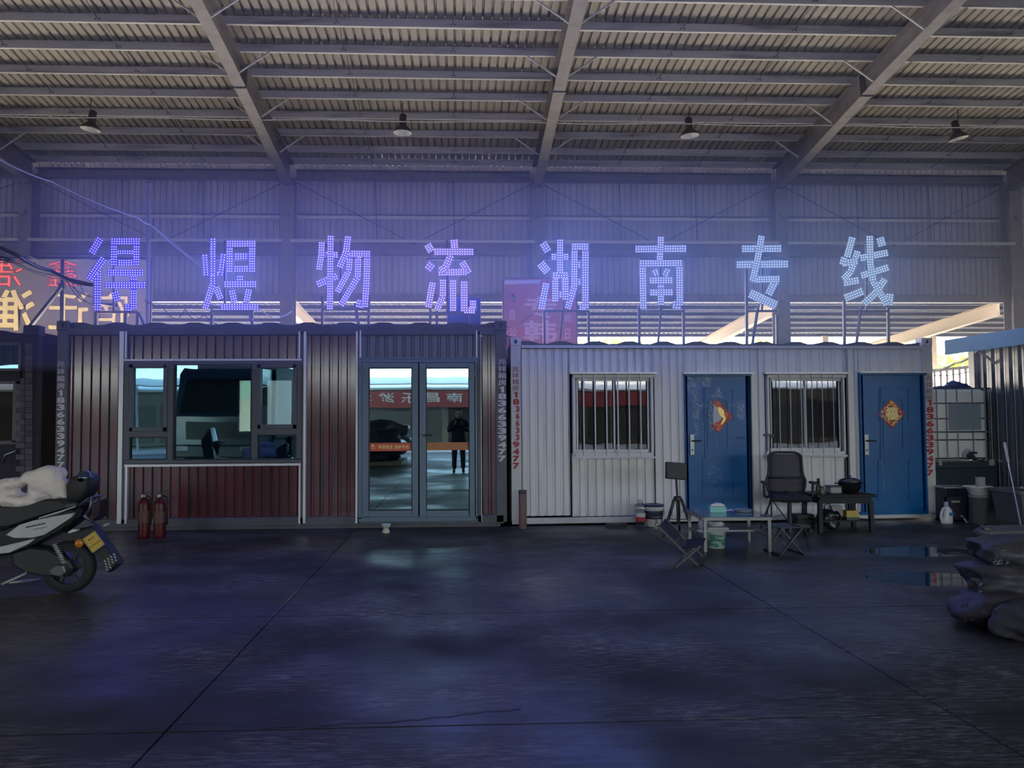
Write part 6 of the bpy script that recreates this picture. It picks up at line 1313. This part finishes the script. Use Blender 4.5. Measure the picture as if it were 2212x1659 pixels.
b = MB(); b.cbox((0, 1.95, .6), (2.2, .22, .34), bev=.04); b.build('bumper', mat('bumper_grey', (.12, .12, .13), .4), lt); b = MB(); b.box((-.8, 1.9, .95), (.8, 1.93, 1.4)); b.build('grille', BLACKP, lt)
for s in (-1, 1):
    b = MB(); b.cbox((s * .85, 1.97, .68), (.3, .2, .16), bev=.02); b.build('headlamp', mat('lamp_lens', (.6, .6, .6), .1), lt); b = MB(); b.cbox((s * 1.32, 1.7, 2.1), (.24, .1, .52), bev=.03); b.bar((s * 1.05, 1.55, 2.45), (s * 1.3, 1.7, 2.4), .03, .03); b.build('wing_mirror', BLACKP, lt)
    for y in (.9, -3.4): b = MB(); b.lathe([(.3, -.14), (.47, -.13), (.5, 0), (.47, .13), (.3, .14)], (s * .9, y, .5), 24, axis=Matrix.Rotation(PI / 2, 3, 'Y')); b.build('wheel', RUBBER, lt, smooth=True)
b = MB(); b.box((-1.15, -5.2, .9), (1.15, -.1, 3.1)); b.box((-.9, -5, .55), (.9, 1.2, .9)); b.build('cargo_body', mat('cargo_grey', (.12, .13, .16), .5), lt)
# covered cargo heap that the left door leaf mirrors
hp = thing('covered_cargo', 'dark tarpaulin-covered cargo heap reflected in the left door leaf', 'cargo', (-2.9, -5.6, 0)); lump('tarpaulin', mat('dark_tarp', (.035, .04, .06), .4, spec=.6), hp, (0, 0, .68), (1.3, 1.6, .62), 21, .34, 4, 1.9, flat=.1)
pl_ = MB(); pl_.box((-1.1, -1.4, 0), (1.1, 1.4, .12)); pl_.build('pallet', mat('pallet_wood', (.16, .12, .08), .8), hp)

# ================================================================== the photographer, mirrored in the right door leaf
pn = thing('person', 'person in dark jacket and trousers holding up a phone, mirrored in the glass door', 'person', (0, -.42, 0)); COAT = mat('dark_jacket', (.022, .026, .034), .75, bump=(30, .3)); SKIN = mat('skin', (.42, .27, .20), .5); TRO = mat('dark_trousers', (.018, .019, .026), .8); HAIR = mat('black_hair', (.012, .011, .011), .5)
def skinned(name, joints, edges, m, root=0, sub=2, parent=pn):
    me = bpy.data.meshes.new(name); me.from_pydata([j[0] for j in joints], edges, []); me.update(); o = bpy.data.objects.new(name, me); col.objects.link(o); o.parent = parent; me.materials.append(m)
    sk = o.modifiers.new('skin', 'SKIN'); sk.use_smooth_shade = True; sv = me.skin_vertices[0].data
    for k, j in enumerate(joints): r = j[1]; sv[k].radius = r if isinstance(r, tuple) else (r, r); sv[k].use_root = (k == root)
    s = o.modifiers.new('smooth', 'SUBSURF'); s.levels = sub; s.render_levels = sub; return o
J = [((0, 0, .95), (.16, .11)), ((0, .0, 1.12), (.15, .105)), ((0, -.01, 1.28), (.17, .11)), ((0, -.01, 1.40), (.13, .085)), ((0, 0, 1.48), .055), ((0, .02, 1.56), .075), ((0, .025, 1.64), .085), ((0, .02, 1.70), .055)]
E_ = [(k, k + 1) for k in range(7)]
def limb(pts, start):
    n = len(J); J.extend(pts); E_.append((start, n)); E_.extend((n + k, n + k + 1) for k in range(len(pts) - 1)); return len(J) - 1
for s in (-1, 1):
    limb([((s * .10, .0, .86), .095), ((s * .115, .01, .50), .062), ((s * .12, -.01, .28), .055), ((s * .125, -.02, .09), .042), ((s * .13, .05, .045), .042), ((s * .14, .15, .035), .038)], 0)
    limb([((s * .20, -.01, 1.37), .065), ((s * .275, .04, 1.12), .048), ((s * .13, .25, 1.24), .038), ((s * .075, .315, 1.33), .03)], 3)
skinned('body', J, E_, COAT)
# trousers, jacket hem, head and hair as their own layers
for s in (-1, 1): skinned('trouser_leg', [((s * .085, 0, .92), .118), ((s * .115, .01, .5), .08), ((s * .122, -.01, .2), .068), ((s * .125, -.015, .10), .07)], [(0, 1), (1, 2), (2, 3)], TRO)
for s in (-1, 1): skinned('shoe', [((s * .125, -.05, .05), .045), ((s * .13, .06, .045), .047), ((s * .14, .17, .035), .036)], [(0, 1), (1, 2)], mat('dark_shoes', (.02, .02, .022), .5))
j = MB(); j.loft([[(rx * math.cos(k * PI / 12), ry * math.sin(k * PI / 12) - .005, z) for k in range(24)] for z, rx, ry in ((.80, .215, .15), (.95, .20, .145), (1.15, .19, .135), (1.32, .215, .135), (1.42, .17, .11), (1.49, .085, .075))], cap=True); j.build('jacket', COAT, pn, smooth=True)
for s in (-1, 1): skinned('sleeve', [((s * .19, -.01, 1.38), .08), ((s * .275, .04, 1.12), .064), ((s * .145, .225, 1.225), .05)], [(0, 1), (1, 2)], COAT)
h = MB(); h.loft([[(r * .92 * math.cos(k * PI / 10), .03 + yo + r * 1.1 * math.sin(k * PI / 10), z) for k in range(20)] for z, r, yo in ((1.475, .045, 0), (1.50, .062, .005), (1.54, .075, .005), (1.59, .083, 0), (1.64, .084, -.005), (1.68, .072, -.01), (1.71, .04, -.01))]); head = h.build('head', SKIN, pn, smooth=True)
h = MB(); h.loft([[(r * math.cos(k * PI / 10), .012 + yo + r * 1.08 * math.sin(k * PI / 10), z) for k in range(20)] for z, r, yo in ((1.56, .082, -.03), (1.62, .092, -.02), (1.67, .088, -.008), (1.71, .066, 0), (1.735, .03, 0))]); h.build('hair', HAIR, pn, smooth=True)
for s in (-1, 1): e = MB(); e.lathe([(.002, -.011), (.010, -.006), (.012, 0), (.010, .006), (.002, .011)], (s * .032, .118, 1.595), 10); e.build('eye', mat('eye_dark', (.03, .02, .02), .2), head, smooth=True); e = MB(); e.cbox((s * .084, .03, 1.585), (.014, .03, .055), bev=.005); e.build('ear', SKIN, head)
e = MB(); e.loft([[(-.010, .118, 1.60), (.010, .118, 1.60), (0, .124, 1.60)], [(-.016, .112, 1.555), (.016, .112, 1.555), (0, .145, 1.557)], [(-.012, .11, 1.548), (.012, .11, 1.548), (0, .13, 1.548)]]); e.build('nose', SKIN, head, smooth=True); e = MB(); e.cbox((0, .112, 1.528), (.045, .012, .010), bev=.003); e.build('mouth', mat('lips', (.36, .17, .15), .5), head)
hd_ = MB(); hd_.loft([[(r * math.cos(k * PI / 10), -.015 + yo + r * .95 * math.sin(k * PI / 10), z) for k in range(20)] for z, r, yo in ((1.38, .14, -.03), (1.44, .12, -.035), (1.50, .10, -.04), (1.53, .075, -.05))]); hd_.build('hood', COAT, pn, smooth=True)
for s in (-1, 1):
    skinned('hand', [((s * .10, .285, 1.30), .026), ((s * .078, .335, 1.36), (.034, .022)), ((s * .072, .345, 1.39), (.03, .018))], [(0, 1), (1, 2)], SKIN)
    for q in range(4): z0 = 1.355 + q * .017; skinned('finger', [((s * .078, .335, z0), .009), ((s * .088, .375, z0 + .004), .0085), ((s * .076, .395, z0 + .006), .008), ((s * (.052 + .004 * abs(q - 1.5)), .393, z0 + .006), .007)], [(0, 1), (1, 2), (2, 3)], SKIN, sub=1)
    skinned('thumb', [((s * .085, .325, 1.35), .011), ((s * .072, .348, 1.385), .010), ((s * .058, .355, 1.405), .008)], [(0, 1), (1, 2)], SKIN, sub=1)
ph = thing('phone', 'dark phone held level in both hands, mirrored in the glass door', 'phone', (0, -.052, 1.395)); b = MB(); b.cbox((0, 0, 0), (.155, .008, .073), bev=.003); b.build('body', mat('phone_black', (.015, .015, .018), .2), ph); b = MB(); b.box((-.072, -.0048, -.033), (.072, -.0042, .033)); b.build('screen', mat('phone_screen', (.02, .03, .05), .1), ph); b = MB(); b.lathe([(.009, 0), (.009, .003)], (.045, .0045, .024), 12, axis=Matrix.Rotation(-PI / 2, 3, 'X')); b.build('lens', mat('lens_glass', (.01, .01, .03), .05), ph)
# ================================================================== haze box added to imitate lens glow around the characters
def haze(density):
    m = bpy.data.materials.new('glow_haze'); m.use_nodes = True; nt = m.node_tree; nt.nodes.clear(); o = nt.nodes.new('ShaderNodeOutputMaterial'); v = nt.nodes.new('ShaderNodeVolumeScatter')
    v.inputs['Density'].default_value = density; v.inputs['Color'].default_value = (.9, .9, .92, 1); v.inputs['Anisotropy'].default_value = 0.0; nt.links.new(v.outputs[0], o.inputs['Volume'])
    b = MB(); b.box((-9.5, 9.5, 2.1), (11.5, 12.8, 4.9)); tag(b.build('glow_haze_box', m), 'added haze box imitating the lens glow around the lit characters', 'haze', kind='stuff')
if HAZE > 0: haze(HAZE)
